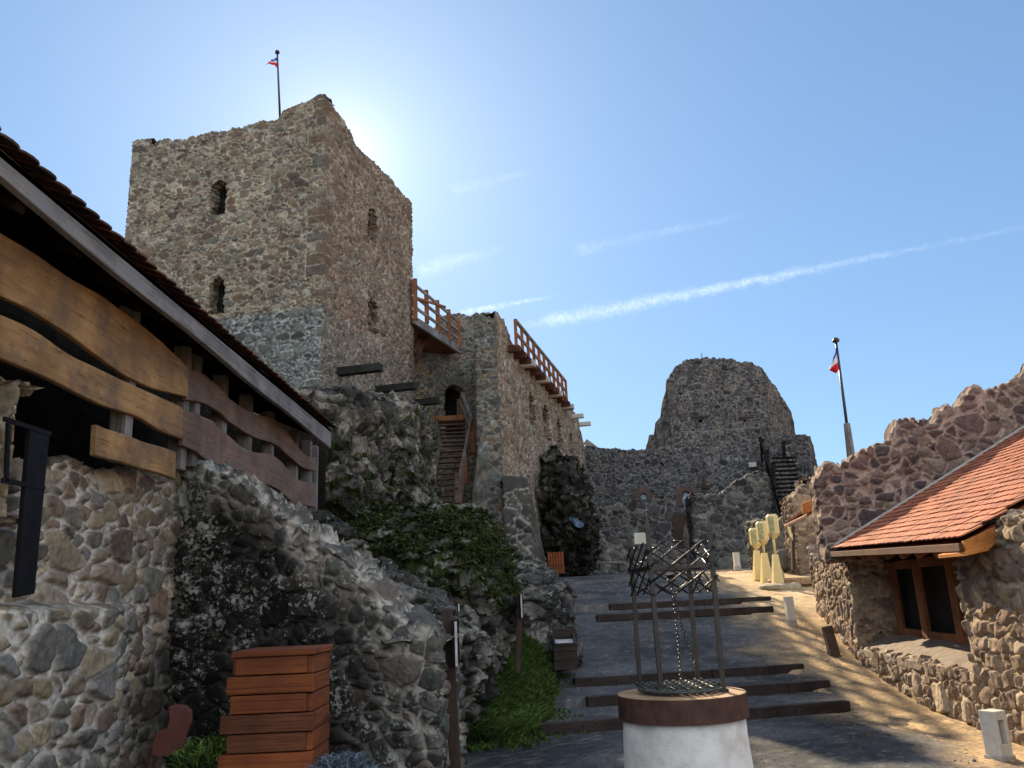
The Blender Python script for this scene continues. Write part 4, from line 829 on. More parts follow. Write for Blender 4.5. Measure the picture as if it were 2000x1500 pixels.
rg_ = np.random.default_rng(5); ed_ = (uu_ > .86) | (np.repeat(np.linspace(0, 1, nU), nW) > .93); VE = V[ed_].copy(); VE[:, :2] += rg_.normal(0, .16, (len(VE), 2)) + np.array([.12, -.05]); VE[:, 2] = np.minimum(VE[:, 2], zpath(qv(VE[:, 0], VE[:, 1])) + .01)
tufts('grass', VE, np.tile(np.array([0, 0, 1.]), (len(VE), 1)), sstep(fbm(VE * 3, 3, 29), .42, .6) + 1e-6, 900, .07, .005, G_GRASS, 14, 'sparse grass straggling from the bank onto the path edge', 'grass', blades=4)
tufts('weeds', V, vn, mk * sstep(fbm(V * 1.6, 3, 19), .5, .62) + 1e-9, 2600, .07, .013, [(.06, .12, .03), (.09, .16, .04), (.12, .19, .07)], 11, 'broad leaved weeds among the grass on the bank', 'weeds', blades=3)

# ================================================================== LEFT WALLS
XL = -3.55
LW0 = np.array([XL, 3.0]); LW1 = np.array([XL, 16.2]); FLW = Face(LW0, (0, 1))
tLW = FLW.prof([(-900, 905), (0, 905), (80, 905), (180, 900), (240, 925), (330, 925), (352, 912), (400, 925), (450, 938), (500, 958), (545, 985), (600, 1020), (640, 1060)])
zl = FLW.hit(80, 1182)[1]; sl0 = FLW.hit(60, 1182)[0]; sl1 = FLW.hit(300, 1182)[0]
def lext(S, Z): return .26 * sstep(zl - Z, -.03, .05) * sstep(sl1 - S, 0, 1.4)
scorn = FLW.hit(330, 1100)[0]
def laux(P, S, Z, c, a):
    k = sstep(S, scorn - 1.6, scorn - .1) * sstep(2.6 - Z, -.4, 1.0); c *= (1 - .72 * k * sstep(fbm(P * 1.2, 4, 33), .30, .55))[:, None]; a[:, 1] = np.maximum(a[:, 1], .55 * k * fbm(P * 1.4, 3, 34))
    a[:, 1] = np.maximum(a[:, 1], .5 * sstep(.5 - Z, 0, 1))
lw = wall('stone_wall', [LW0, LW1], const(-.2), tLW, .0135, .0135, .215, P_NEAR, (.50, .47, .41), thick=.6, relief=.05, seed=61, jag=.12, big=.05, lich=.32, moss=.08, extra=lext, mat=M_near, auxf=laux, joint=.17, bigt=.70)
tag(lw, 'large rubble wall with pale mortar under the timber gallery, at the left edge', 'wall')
# front ruined wall, crossing the view
FWY = 7.75
fp0 = at(296, 1200, 8.75); fp1 = at(852, 1400, FWY - .15); FF_ = Face(fp0, fp1[:2] - fp0[:2]); Lf = np.linalg.norm(fp1[:2] - fp0[:2])
tF = FF_.prof([(280, 905), (345, 908), (390, 916), (450, 936), (500, 956), (540, 982), (562, 1010), (600, 1048), (640, 1072), (680, 1096), (720, 1130), (750, 1168), (790, 1205), (825, 1236), (852, 1262)])
def fzt(s): return np.where(s <= Lf, tF(np.clip(s, 0, Lf)), tF(Lf) + .0 * s)
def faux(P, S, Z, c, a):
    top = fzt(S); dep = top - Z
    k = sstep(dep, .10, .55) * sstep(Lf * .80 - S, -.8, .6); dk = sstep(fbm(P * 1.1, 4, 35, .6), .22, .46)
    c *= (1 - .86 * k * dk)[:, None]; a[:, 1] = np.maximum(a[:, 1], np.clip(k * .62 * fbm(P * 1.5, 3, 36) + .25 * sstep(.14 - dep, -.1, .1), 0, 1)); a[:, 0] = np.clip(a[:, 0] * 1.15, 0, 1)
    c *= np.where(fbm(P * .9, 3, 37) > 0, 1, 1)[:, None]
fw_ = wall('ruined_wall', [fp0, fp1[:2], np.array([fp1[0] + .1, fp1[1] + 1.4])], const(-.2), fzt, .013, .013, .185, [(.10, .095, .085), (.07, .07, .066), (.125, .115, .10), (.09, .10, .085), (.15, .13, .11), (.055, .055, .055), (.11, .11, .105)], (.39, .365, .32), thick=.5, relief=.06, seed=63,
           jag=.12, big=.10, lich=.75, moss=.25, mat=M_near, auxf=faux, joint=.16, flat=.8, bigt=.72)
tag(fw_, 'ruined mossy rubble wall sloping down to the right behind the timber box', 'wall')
jm = Face(at(-60, 900, 5.35), (1, 0)); jp0 = at(-90, 900, 5.35); jp1 = at(21, 900, 5.35)
zja, zjb = at(0, 1010, 5.35)[2], at(0, 742, 5.35)[2]
tag(wall('stone_pier', [jp0, jp1[:2], np.array([jp1[0] - .3, 5.6])], const(zja), const(zjb), .013, .013, .24, [(.24, .19, .12), (.28, .23, .16), (.20, .17, .12)], (.42, .38, .31), thick=.3, relief=.03, seed=65, jag=.02, big=.02, lich=.2, mat=M_near), 'pale stacked stone pier at the left frame edge under the gallery', 'pier')
sf = thing('steel_frame', at(60, 1160, 6.0), 'black flat steel frame standing in front of the left rubble wall', 'steel frame')
xs_ = XL + .20; pA, pB = onX(62, 1160, xs_), onX(72, 838, xs_)
MB().strip([onX(50, 836, xs_), onX(88, 846, xs_)], [onX(22, 1168, xs_), onX(58, 1160, xs_)], (.035, 0, 0)).build('upright', M_steel, sf, .004)
MB().beam(onX(4, 938, xs_ + .03), onX(86, 953, xs_ + .03), .02, .03).build('bar', M_steel, sf); MB().beam(onX(8, 818, xs_ + .03), onX(98, 848, xs_ + .03), .02, .03).build('bar', M_steel, sf)
MB().beam(onX(12, 940, xs_ + .03), onX(16, 826, xs_ + .03), .02, .03, (0, 1, 0)).build('bar', M_steel, sf)

# ================================================================== TIMBER GALLERY
XG = -3.3
ga = thing('timber_gallery', (XG, 8, 2.6), 'covered timber gallery with wavy edged planks and tiled roof on the left wall', 'gallery')
pX = lambda x, y, X=XG: onX(x, y, X)
# eave board: measured lower and upper edges
eL0, eL1 = pX(-140, 235, XG + .35), pX(652, 872, XG + .35); eU0, eU1 = pX(-140, 170, XG + .35), pX(655, 857, XG + .35)
# make the board one straight timber
f0 = pX(0, 345, XG + .35); f1 = pX(645, 874, XG + .35); dirf = (f1 - f0); k_ = (3.6 - f0[1]) / dirf[1]; fA = f0 + dirf * k_; fB = f1 + dirf / np.linalg.norm(dirf) * .05
hF = .27; nb = 14
top = [fA + (fB - fA) * t + np.array([0, 0, .15 + .15 * t + .008 * math.sin(t * 23)]) for t in np.linspace(0, 1, nb)]; bot = [fA + (fB - fA) * t + np.array([0, 0, .012 * math.sin(t * 17 + 1)]) for t in np.linspace(0, 1, nb)]
MB().strip(top, bot, (-.06, 0, 0)).build('eave_board', W_fascia, ga, .008)
def tiles(name, e0, e1, upv, rows, expo, wid, cols, parent, seed, thick=.016, lift=.022, rag=.006, clip=None):
    """beaver-tail tiles from the eave line e0-e1 up along upv"""
    e0 = np.array(e0, float); e1 = np.array(e1, float); L = np.linalg.norm(e1 - e0); ex = (e1 - e0) / L; upv = np.array(upv, float); upv /= np.linalg.norm(upv); nz = np.cross(ex, upv); nz = nz if nz[2] > 0 else -nz
    rg = np.random.default_rng(seed); m = MB(); n = int(L / wid)
    for r in range(rows):
        for k in range(n + 1):
            u0 = (k - (.5 if r % 2 else 0)) * wid + rg.uniform(-.003, .003); c0 = e0 + ex * (u0 + wid / 2) + upv * (r * expo + rg.uniform(-rag, rag))
            if clip is not None and not clip(c0): continue
            wv = wid * .485; ln = expo * 1.75; jt = rg.uniform(-.004, .004)
            out = []
            for a in np.linspace(0, math.pi, 6): out.append((-math.cos(a) * wv, -math.sin(a) * wid * .30 + wid * .30))
            out += [(wv, ln), (-wv, ln)]
            m.cc = tuple(np.array(cols[rg.integers(len(cols))]) * rg.uniform(.78, 1.15) * (.6 if rg.random() < .03 else 1))
            T = [c0 + ex * a + upv * b + nz * (lift * (1 - b / ln) + thick + jt) for a, b in out]; B_ = [p - nz * thick for p in T]; q = len(out)
            m.add(T + B_, [tuple(range(q))] + [(i, (i + 1) % q, q + (i + 1) % q, q + i) for i in range(q)])
    return m.build(name, M_tile, parent, col=True)
tup = np.array([-1, 0, math.tan(R(24))]); of = np.array([0, 0, .155]); of1 = np.array([0, 0, .305])
gcol = [(.10, .045, .03), (.13, .055, .035), (.075, .04, .03), (.09, .06, .045)]
tiles('roof_tiles', fA + of + np.array([.09, 0, 0]), fB + of1 + np.array([.09, .1, 0]), tup, 15, .15, .19, gcol, ga, 5, thick=.014, lift=.022)
upn = tup / np.linalg.norm(tup)
MB().prism([fA + of + np.array([0, 0, -.05]), fB + of1 + np.array([0, 0, -.05]), fB + of1 + upn * 2.6 + np.array([0, 0, -.05]), fA + of + upn * 2.6 + np.array([0, 0, -.05])], (0, 0, .045)).build('roof_deck', W_dark, ga)
for k in range(13):
    p = fA + (fB - fA) * (k + .5) / 13 + np.array([-.08, 0, .02 + .012 * k]); MB().beam(p, p + upn * 2.4, .1, .14).build('rafter', W_dark, ga)
def plank(topl, botl, mat, off=.055, n=40, X=XG, seed=0):
    tx, ty = zip(*topl); bx, by = zip(*botl); u = np.linspace(0, 1, n)
    sm = lambda a, b: (np.interp(u, np.linspace(0, 1, len(a)), a), np.interp(np.interp(u, np.linspace(0, 1, len(a)), a), a, b))
    def smooth(v):
        v = np.array(v); w = np.convolve(np.pad(v, 2, 'edge'), [.1, .2, .4, .2, .1], 'valid'); w[0], w[-1] = v[0], v[-1]; return w
    T = [pX(a, b, X) for a, b in zip(sm(tx, ty)[0], smooth(sm(tx, ty)[1]))]; B_ = [pX(a, b, X) for a, b in zip(sm(bx, by)[0], smooth(sm(bx, by)[1]))]
    for i in range(n):                   # the board is a little warped
        w_ = .012 * math.sin(i * .35 + seed); T[i][0] += w_; B_[i][0] += w_
    return MB().strip(T, B_, (-off, 0, 0)).build('plank', mat, ga, .01)
plank([(-160, 360), (-60, 412), (5, 455), (60, 487), (130, 542), (200, 577), (250, 612), (300, 652), (366, 719)], [(-160, 520), (-60, 545), (0, 576), (50, 597), (130, 652), (200, 702), (250, 735), (300, 760), (366, 776)], W_ochre, seed=1)
plank([(-160, 530), (-60, 580), (0, 612), (60, 640), (130, 692), (190, 716), (260, 752), (310, 775), (358, 797)], [(-160, 640), (-60, 668), (0, 696), (100, 742), (180, 785), (230, 800), (270, 812), (310, 842), (358, 858)], W_ochre, seed=2)
plank([(190, 829), (240, 848), (300, 868), (346, 883)], [(187, 889), (230, 901), (290, 918), (345, 936)], W_ochre, seed=3)
plank([(366, 719), (400, 729), (425, 752), (445, 777), (480, 801), (510, 811), (540, 817), (562, 846), (590, 886), (606, 892), (619, 893)], [(366, 781), (400, 786), (425, 802), (445, 822), (480, 846), (510, 858), (540, 866), (565, 893), (590, 914), (606, 918), (619, 919)], W_brown, seed=4)
plank([(361, 803), (385, 807), (405, 816), (420, 826), (431, 836)], [(360, 870), (385, 884), (405, 897), (420, 905), (431, 911)], W_brown, seed=5)
plank([(432, 838), (450, 855), (470, 872), (500, 884), (530, 886), (550, 903), (570, 925), (590, 940), (616, 945)], [(432, 912), (450, 925), (470, 934), (500, 942), (525, 947), (545, 957), (570, 979), (590, 986), (616, 991)], W_brown, seed=6)
for (x, y0, y1) in ((-70, 250, 860), (246, 520, 903), (352, 650, 918), (374, 660, 912), (428, 700, 930), (478, 755, 955), (522, 790, 975), (571, 840, 1000), (598, 860, 1012), (611, 868, 1000)):
    a, b = pX(x, y1, XG - .13), pX(x, y0, XG - .13); Y = (a[1] + b[1]) / 2; zt_ = float(np.interp(Y, [fA[1], fB[1]], [fA[2], fB[2]])) + .2
    MB().beam((XG - .13, Y, a[2] - .02), (XG - .13, Y, zt_), .13, .15, (1, 0, 0)).build('post', W_greyp, ga, .008)
a, b = pX(380, 880, XG - .18), pX(415, 930, XG - .18); MB().beam(a, b, .09, .12).build('brace', W_greyp, ga, .006); a, b = pX(352, 865, XG - .2), pX(392, 905, XG - .2); MB().beam(a, b, .09, .12).build('brace', W_greyp, ga, .006)
MB().strip([pX(566, 978, XG - .02), pX(588, 985, XG - .02)], [pX(560, 1036, XG - .02), pX(590, 1040, XG - .02)], (-.05, 0, 0)).build('hanging_board', W_brown, ga, .006)
zfl = 2.45
MB().box((XG - 2.6, 3.0, zfl - .3), (XG - .45, 15.2, zfl - .2)).build('floor', W_dark, ga)
MB().box((XG - 2.7, 3.0, zfl - .2), (XG - 2.6, 15.6, 6.6)).build('back_wall', W_dark, ga)
MB().box((XG - 2.6, 15.3, zfl - .2), (XG - .3, 15.4, 5.4)).build('end_wall', W_dark, ga)
MB().box((XG - 2.6, 2.9, zfl - .2), (XG - .1, 3.0, 6.4)).build('end_wall', W_dark, ga)

# ================================================================== RIGHT HOUSE
P0, P1, P2 = np.array([7.25, 21.0]), np.array([6.02, 15.4]), np.array([4.98, 7.0])       # back, corner, towards the camera
house = thing('stone_house', (6, 14, 0), 'low reddish rubble house with orange tiled roof and deep window on the right', 'house')
FB_, FH = Face(P0, P1 - P0), Face(P1, P2 - P1); lb, lh = np.linalg.norm(P1 - P0), np.linalg.norm(P2 - P1)
tB = FB_.prof([(1572, 1042), (1582, 1075), (1590, 1100), (1600, 1100), (1612, 1096)])
tH = FH.prof([(1612, 1098), (1880, 1096), (1935, 1062), (1960, 1020), (2000, 1008), (2080, 990)])
def ht(s): return np.where(s < lb, tB(np.minimum(s, lb)), tH(np.maximum(s - lb, 0)))
wa0, wb = FH.hit(1668, 1200)[0], FH.hit(1880, 1200)[0]; FHd = Face(P1 - FH.n * .66, P2 - P1); wa = FHd.hit(1738, 1200)[0]; wz0, wz1 = FH.hit(1800, 1292)[1], FH.hit(1800, 1085)[1]
HM = (.34, .265, .19)
wall('wall', [P0, P1, P2], const(-.25), ht, [.03, .017], .017, .225, P_HOUSE, HM, thick=.75, relief=.05, seed=71, parent=house, mat=M_near, holes=[(lb + wa0, lb + wb, wz0, wz1 + .4, False)], jag=.1, big=.05, lich=.18, flat=.85, joint=.15)
M_sill = plain('rough sill', (.17, .135, .11), .95, 0, .35, 9, .9, (.25, .20, .16), 16)
# splayed reveal, sill and window inside the niche
nrm = np.array([FH.n[0], FH.n[1], 0])
def hp(u, z, o=0): return FH.p(u, z, o)
wall('window_reveal', [hp(wa0 - .02, 0, -.02)[:2], hp(wa + .04, 0, -.72)[:2]], const(wz0 - .05), const(wz1 + .3), .02, .02, .22, P_HOUSE, HM, thick=.12, relief=.05, seed=72, parent=house, mat=M_near, jag=.02, big=.02, lich=.1)
MB().prism([hp(wa - .1, wz0 + .25, -.7), hp(wb + .1, wz0 + .25, -.7), hp(wb + .05, wz0 - .02, .0), hp(wa0 - .05, wz0 - .02, .0)], (0, 0, -.12)).build('window_sill', M_sill, house, .01)
MB().prism([hp(wa - .4, wz0 - .2, -.78), hp(wb + .3, wz0 - .2, -.78), hp(wb + .3, wz1 + .5, -.78), hp(wa - .4, wz1 + .5, -.78)], list(-FH.n * .06) + [0]).build('window_opening', M_void, house)
wf = MB(); D = -.66
wz = lambda y: FH.hit(1800, y)[1]
uu = lambda x: FH.hit(x, 1190)[0]
win = MB(); ua, ub = wa + .04, wb - .04; zA, zB = wz0 + .26, wz1 - .05
win.beam(hp(ua, zA, D), hp(ub, zA, D), .07, .14); win.beam(hp(ua, zB, D), hp(ub, zB, D), .07, .14)
wo_ = win.build('window_frame', W_orange, house, .008)
for u_ in (FHd.hit(1757, 1180)[0], FHd.hit(1805, 1180)[0], FHd.hit(1872, 1180)[0]):
    MB().beam(hp(u_, zA - .05, D + .03), hp(u_, zB + .05, D + .03), .07, .19, (0, 1, 0)).build('jamb', W_orange, wo_, .008)
MB().prism([hp(ua + (ub - ua) * .62, zA, D - .02), hp(ua + (ub - ua) * .86, zA, D - .02), hp(ua + (ub - ua) * .86, zB, D - .02), hp(ua + (ub - ua) * .62, zB, D - .02)], list(-FH.n * .03) + [0]).build('shutter', plain('green shutter', (.030, .055, .012), .8, 0, .3), wo_)
# gable wall at the far end of the roof
Yg_ = 15.35; gA = at(1604, 1000, Yg_); gp0 = np.array([gA[0], Yg_]); gp1 = np.array([gA[0] + 6.6, Yg_ - .3]); FGb = Face(gp0, gp1 - gp0); lg = np.linalg.norm(gp1 - gp0)
tGb = FGb.prof([(1598, 935), (1606, 912), (1640, 905), (1680, 890), (1720, 868), (1745, 855), (1760, 832), (1790, 822), (1830, 805), (1850, 790), (1890, 765), (1930, 748), (1970, 730), (2000, 716), (2090, 660)])
gd = .75
gback = np.array([gp0[0] - .08, Yg_ + gd])
def gt(s): return tGb(np.clip(s, 0, lg))
wall('gable_wall', [gp0, gp1], const(2.2), gt, .026, .026, .235, [(.12, .08, .07), (.15, .105, .09), (.09, .065, .062), (.17, .125, .10), (.07, .055, .057), (.135, .09, .075), (.20, .155, .12)], (.32, .235, .19), thick=.5, relief=.045, seed=87, parent=house, mat=M_near, jag=.20, big=.05, lich=.15, back=True, joint=.17, bigt=.8)
# roof
re0 = onX(1606, 1089, 5.72); re0 = np.array([5.72, Yg_ - .12, 2.36]); re1 = np.array([4.92, 9.25, 2.15]); rup = np.array([.94, -.06, .50])
exh = (re1 - re0) / np.linalg.norm(re1 - re0)
hcol = [(.33, .115, .06), (.37, .135, .07), (.30, .10, .055), (.35, .125, .068), (.26, .095, .055), (.32, .125, .075)]
tiles('roof_tiles', re0 + np.array([-.06, 0, .03]), re1 + np.array([-.06, 0, .03]), rup, 38, .165, .165, hcol, house, 9, thick=.016, lift=.026, rag=.009)
run = rup / np.linalg.norm(rup) * 6.2
MB().prism([re0, re1, re1 + run, re0 + run], (0, 0, -.05)).build('roof_deck', W_stain, house)
MB().beam(re0 + np.array([-.05, .05, -.05]), re1 + np.array([-.05, 0, -.05]), .05, .09).build('eave_board', W_redd, house, .006)
for k in range(9):
    p = re0 + (re1 - re0) * (k + .4) / 9 + np.array([.02, 0, -.11]); MB().beam(p, p + run * .2, .1, .13).build('rafter', W_orange, house, .006)
fla = [FGb.hit(*p) for p in ((1640, 1064), (2000, 873), (2120, 810))]
m = MB(); q0 = re0 + np.array([-.03, -.02, .06]); m.prism([q0, q0 + run, q0 + run + np.array([0, -.11, .0]), q0 + np.array([0, -.11, 0])], (0, 0, .06)); m.build('flashing', M_mort, house, .015)
# board closing the near end of the eave
b0 = at(1882, 1060, 9.15); b1 = at(1946, 1033, 9.15)
MB().strip([at(1882, 1057, 9.2), at(1944, 1028, 9.2)], [at(1890, 1080, 9.2), at(1948, 1062, 9.2)], (0, .05, 0)).build('end_board', W_eave, house, .006)
MB().strip([at(1884, 1078, 9.19), at(1946, 1060, 9.19)], [at(1886, 1086, 9.19), at(1930, 1076, 9.19)], (0, .6, 0)).build('eave_box', W_eave, house, .006)
# near gable stub rising above the eave
ng0, ng1 = np.array([5.3, 9.15]), np.array([9.3, 8.6]); FN = Face(ng0, ng1 - ng0); ln_ = np.linalg.norm(ng1 - ng0)
tN = FN.prof([(1948, 1058), (1956, 1036), (1965, 1022), (2000, 1006), (2100, 950), (2300, 830)])
wall('gable_wall', [np.array([5.35, 9.6]), ng0, ng1], const(.6), lambda s: np.where(s < .45, tN(0), tN(np.clip(s - .45, 0, ln_))), .018, .018, .24, P_HOUSE, HM, thick=.5, relief=.06, seed=74, parent=house, mat=M_near, jag=.14, big=.06, lich=.2, back=True, joint=.13)
# the farther eave with its board, past the corner
pe0, pe1 = at(1533, 1027, 20.2), at(1606, 1000, 17.0)
ea, eb = at(1531, 1026, 19.6), at(1575, 1004, 16.9); er = np.array([.94, .25, .5]); er /= np.linalg.norm(er)
MB().prism([ea, eb, eb + er * 1.3, ea + er * 1.3], (0, 0, -.06)).build('back_eave', W_stain, house, .01)
tiles('roof_tiles', eb + np.array([0, 0, .02]), ea + np.array([0, 0, .02]), er, 9, .16, .165, hcol, house, 15)
q_ = [at(1566, 984, 16.6), at(1603, 968, 16.6), at(1607, 990, 16.6), at(1570, 1004, 16.6)]; MB().prism(q_, (0, .08, 0)).build('end_board', W_eave, house, .006)
bx0, bx1 = at(1546, 1000, 20.5), at(1606, 1000, 19.5)
ruin('house_wall', 1548, 1612, 29.5, [(1548, 968), (1560, 960), (1580, 948), (1598, 942), (1612, 940)], 'rough stone wall end behind the smaller roof edge of the right house', 75, size=.3, pl=P_HOUSE[:4] + P_TOW[:3], mort=(.26, .21, .16), moss=.05, zb=1.0, ds=.035, lich=.3)
for (xb, yb, xt, yt, wpx) in ((1597, 935, 1597, 912, 9), (1614, 930, 1613, 901, 10)): pass
bl2 = thing('wooden_railing', at(1605, 930, 18.5), 'short grey wooden railing posts behind the gable wall corner', 'railing')
MB().beam(at(1597, 945, 18.6), at(1596, 911, 18.6), .11, .11, (0, 1, 0)).build('post', W_greyp, bl2, .01); MB().beam(at(1615, 940, 18.2), at(1614, 901, 18.2), .12, .12, (0, 1, 0)).build('post', W_greyp, bl2, .01)
MB().beam(at(1596, 922, 18.6), at(1640, 911, 17.8), .06, .09).build('rail', W_greyp, bl2, .006)
# stub of timber at the foot of the wall
p = onZ(1636, 1296, .33); tp = MB(); tp.beam((p[0] - .03, p[1] - .1, .15), (p[0] - .13, p[1] - .05, 1.02), .2, .2, (0, 1, 0), .85)
tag(tp.build('timber_post', W_orange if False else W_stair, None, .02), 'short brown timber post leaning on the house wall corner', 'post')
# ================================================================== THE WELL
well = thing('well', (WX, WY, 0), 'white round well with rusty rim, iron grate and wrought iron frame', 'well')
ZR = .90; RR = 116 / FPX * WY * 1.0
m = MB(); prof = [(RR * 1.02, -.1), (RR * 1.0, .05), (RR * .97, .3), (RR * .95, .55), (RR * .945, ZR - .17), (RR * .5, ZR - .165)]; m.lathe((WX, WY, 0), prof, 64, .012); m.build('well_base', M_plast, well, smooth=True)
m = MB(); m.lathe((WX, WY, 0), [(RR * .96, ZR - .20), (RR * 1.005, ZR - .20), (RR * 1.005, ZR - .004), (RR * .99, ZR - .004)], 14 * 4); m.build('rim_band', M_rust, well)
m = MB(); m.lathe((WX, WY, 0), [(RR * .60, ZR - .14), (RR * .995, ZR - .14), (RR * .995, ZR), (RR * .60, ZR + .002), (RR * .60, ZR - .14)], 56); m.build('rim_top', M_rimtop, well)
m = MB(); m.lathe((WX, WY, 0), [(RR * .62, ZR - .1), (RR * .1, ZR - .101)], 32); m.build('well_shaft', M_void, well)
m = MB(); gr = RR * .66
m.tube([(WX + gr * math.cos(a), WY + gr * math.sin(a), ZR + .035) for a in np.linspace(0, 2 * math.pi, 41)], .011, 6); 
for k in range(-6, 7):
    v = k / 6.6 * gr; hwid = math.sqrt(gr * gr - v * v); m.tube([(WX - hwid, WY + v, ZR + .045), (WX + hwid, WY + v + .01, ZR + .045)], .009, 5)
    if k % 2 == 0: m.tube([(WX + v, WY - hwid, ZR + .06), (WX + v, WY + hwid, ZR + .06)], .008, 5)
for k in range(-5, 6):
    for j in range(-4, 5):
        x_, y_ = k / 5.5 * gr + (j % 2) * .05, j / 4.6 * gr
        if x_ * x_ + y_ * y_ < gr * gr * .85: m.box((WX + x_ - .016, WY + y_ - .012, ZR + .04), (WX + x_ + .016, WY + y_ + .012, ZR + .075))
m.build('grate', plain('grate iron', (.05, .055, .05), .4, .4, .3, 12, .2), well)
PB = [onZ(1250, 1339, ZR), onZ(1292, 1359, ZR), onZ(1413, 1352, ZR), onZ(1363, 1331, ZR)]
PTp = [(1228, 1022), (1262, 1003), (1384, 1013), (1338, 1019)]
PT = []
for b, (x, y) in zip(PB, PTp):
    p = at(x, y, b[1] + (.0)); PT.append(p)
zt_m = float(np.mean([p[2] for p in PT]))
for b, t in zip(PB, PT):
    t = np.array([t[0], t[1], zt_m]); d = t - b; m = MB(); m.beam(b - np.array([0, 0, .02]), b + d * .90, .040, .040, (0, 1, 0)); q = b + d * .90
    m.beam(q, q + d * .025, .052, .052, (0, 1, 0)); m.beam(q + d * .025, t, .05, .03, (0, 1, 0), .08); m.build('post', M_iron, well, .003)
    bp = MB(); bp.box(b - np.array([.04, .04, .0]), b + np.array([.04, .04, .03])); bp.build('foot_plate', M_iron, well)
PT = [np.array([t[0], t[1], zt_m]) for t in PT]
def pp(i, t): return PB[i] + (PT[i] - PB[i]) * t
T0, T1 = .555, .84; TM = .70
for i in range(4):
    j = (i + 1) % 4; a0, b0, a1, b1 = pp(i, T0), pp(j, T0), pp(i, T1), pp(j, T1); wid = np.linalg.norm(b0 - a0); nn_ = np.cross(b0 - a0, a1 - a0); nn_ /= np.linalg.norm(nn_); cen = sum(PB) / 4
    if nn_[:2] @ ((a0 + b0) / 2 - cen)[:2] < 0: nn_ = -nn_
    MB().beam(pp(i, TM), pp(j, TM), .03, .035).build('frame_bar', M_iron, well)
    lm = MB(); G_ = lambda u, v, o=0: (a0 + (b0 - a0) * u) * (1 - v) + (a1 + (b1 - a1) * u) * v + nn_ * o
    ns_ = 3
    for k in range(-4, ns_ + 1):
        for sg, o in ((1, .03), (-1, .012)):
            u0, v0, u1, v1 = k / ns_ + .06, 0.0, k / ns_ + 1.18, 1.0
            if u0 < -.06: f = (-.06 - u0) / (u1 - u0); v0 = f; u0 = -.06
            if u1 > 1.06: f = (1.06 - u0) / (u1 - u0); v1 = v0 + (v1 - v0) * f; u1 = 1.06
            if v1 - v0 < .12 or (sg < 0 and k % 2): continue
            A = G_(u0 if sg > 0 else 1 - u0, v0, o); B = G_(u1 if sg > 0 else 1 - u1, v1, o); lm.tube([A, B], .0095, 6)
            if v0 == 0:
                dxy = (B - A) / np.linalg.norm(B - A); sd = (b0 - a0) / wid * (-sg); c_ = [A + sd * (.018 * (1 - math.cos(a))) - dxy * (.022 * math.sin(a)) for a in np.linspace(0, 2.6, 7)]; lm.tube(c_, .008, 5)
            if v1 == 1:
                dxy = (B - A) / np.linalg.norm(B - A); sd = (b0 - a0) / wid * sg; c_ = [B + sd * (.018 * (1 - math.cos(a))) + dxy * (.022 * math.sin(a)) for a in np.linspace(0, 2.6, 7)]; lm.tube(c_, .008, 5)
    lm.build('lattice', M_iron, well, smooth=True)
ctop = (pp(0, TM) + pp(2, TM)) / 2
MB().beam((pp(0, TM) + pp(1, TM)) / 2, (pp(2, TM) + pp(3, TM)) / 2, .035, .04).build('cross_bar', M_iron, well)
MB().lathe(tuple(ctop + np.array([0, 0, -.13])), [(.001, 0), (.05, .01), (.03, .04), (.05, .07), (.001, .08)], 14).build('pulley', M_iron, well)
def chain(p, q, name='chain', sag=.02, n=26):
    m = MB(); p = np.array(p, float); q = np.array(q, float); L = np.linalg.norm(q - p)
    for k in range(n):
        t0, t1 = k / n, (k + 1.25) / n; f = lambda t: p + (q - p) * t + np.array([sag * math.sin(math.pi * t), 0, 0]); a, b = f(t0), f(min(1, t1)); d = (b - a) / np.linalg.norm(b - a)
        s_ = np.cross(d, (0, 1, 0)) if k % 2 else np.cross(d, (1, 0, 0)); s_ /= np.linalg.norm(s_); c = (a + b) / 2; h = np.linalg.norm(b - a) / 2
        m.tube([c + d * h * math.cos(x) + s_ * .013 * math.sin(x) for x in np.linspace(0, 2 * math.pi, 11)], .0048, 5)
    return m.build(name, plain('chain iron', (.06, .058, .055), .4, .5) if 'chain iron' not in MATS else MATS['chain iron'], well, smooth=True)
chain(ctop + np.array([-.01, 0, -.12]), onZ(1330, 1342, ZR + .03), sag=.015)
e2 = at(1356, 1290, pp(3, .2)[1]); chain(ctop + np.array([.01, 0, -.12]), e2, sag=-.03, n=22); chain(e2, pp(3, .02) + np.array([0, -.03, 0]), sag=.0, n=10)
sg0, sg1 = at(1238, 1041, PB[1][1] + .15), at(1264, 1062, PB[1][1] + .15); MB().box((sg0[0], sg0[1], sg1[2]), (sg1[0], sg0[1] + .012, sg0[2])).build('sign_plate', M_sign, well, .002)

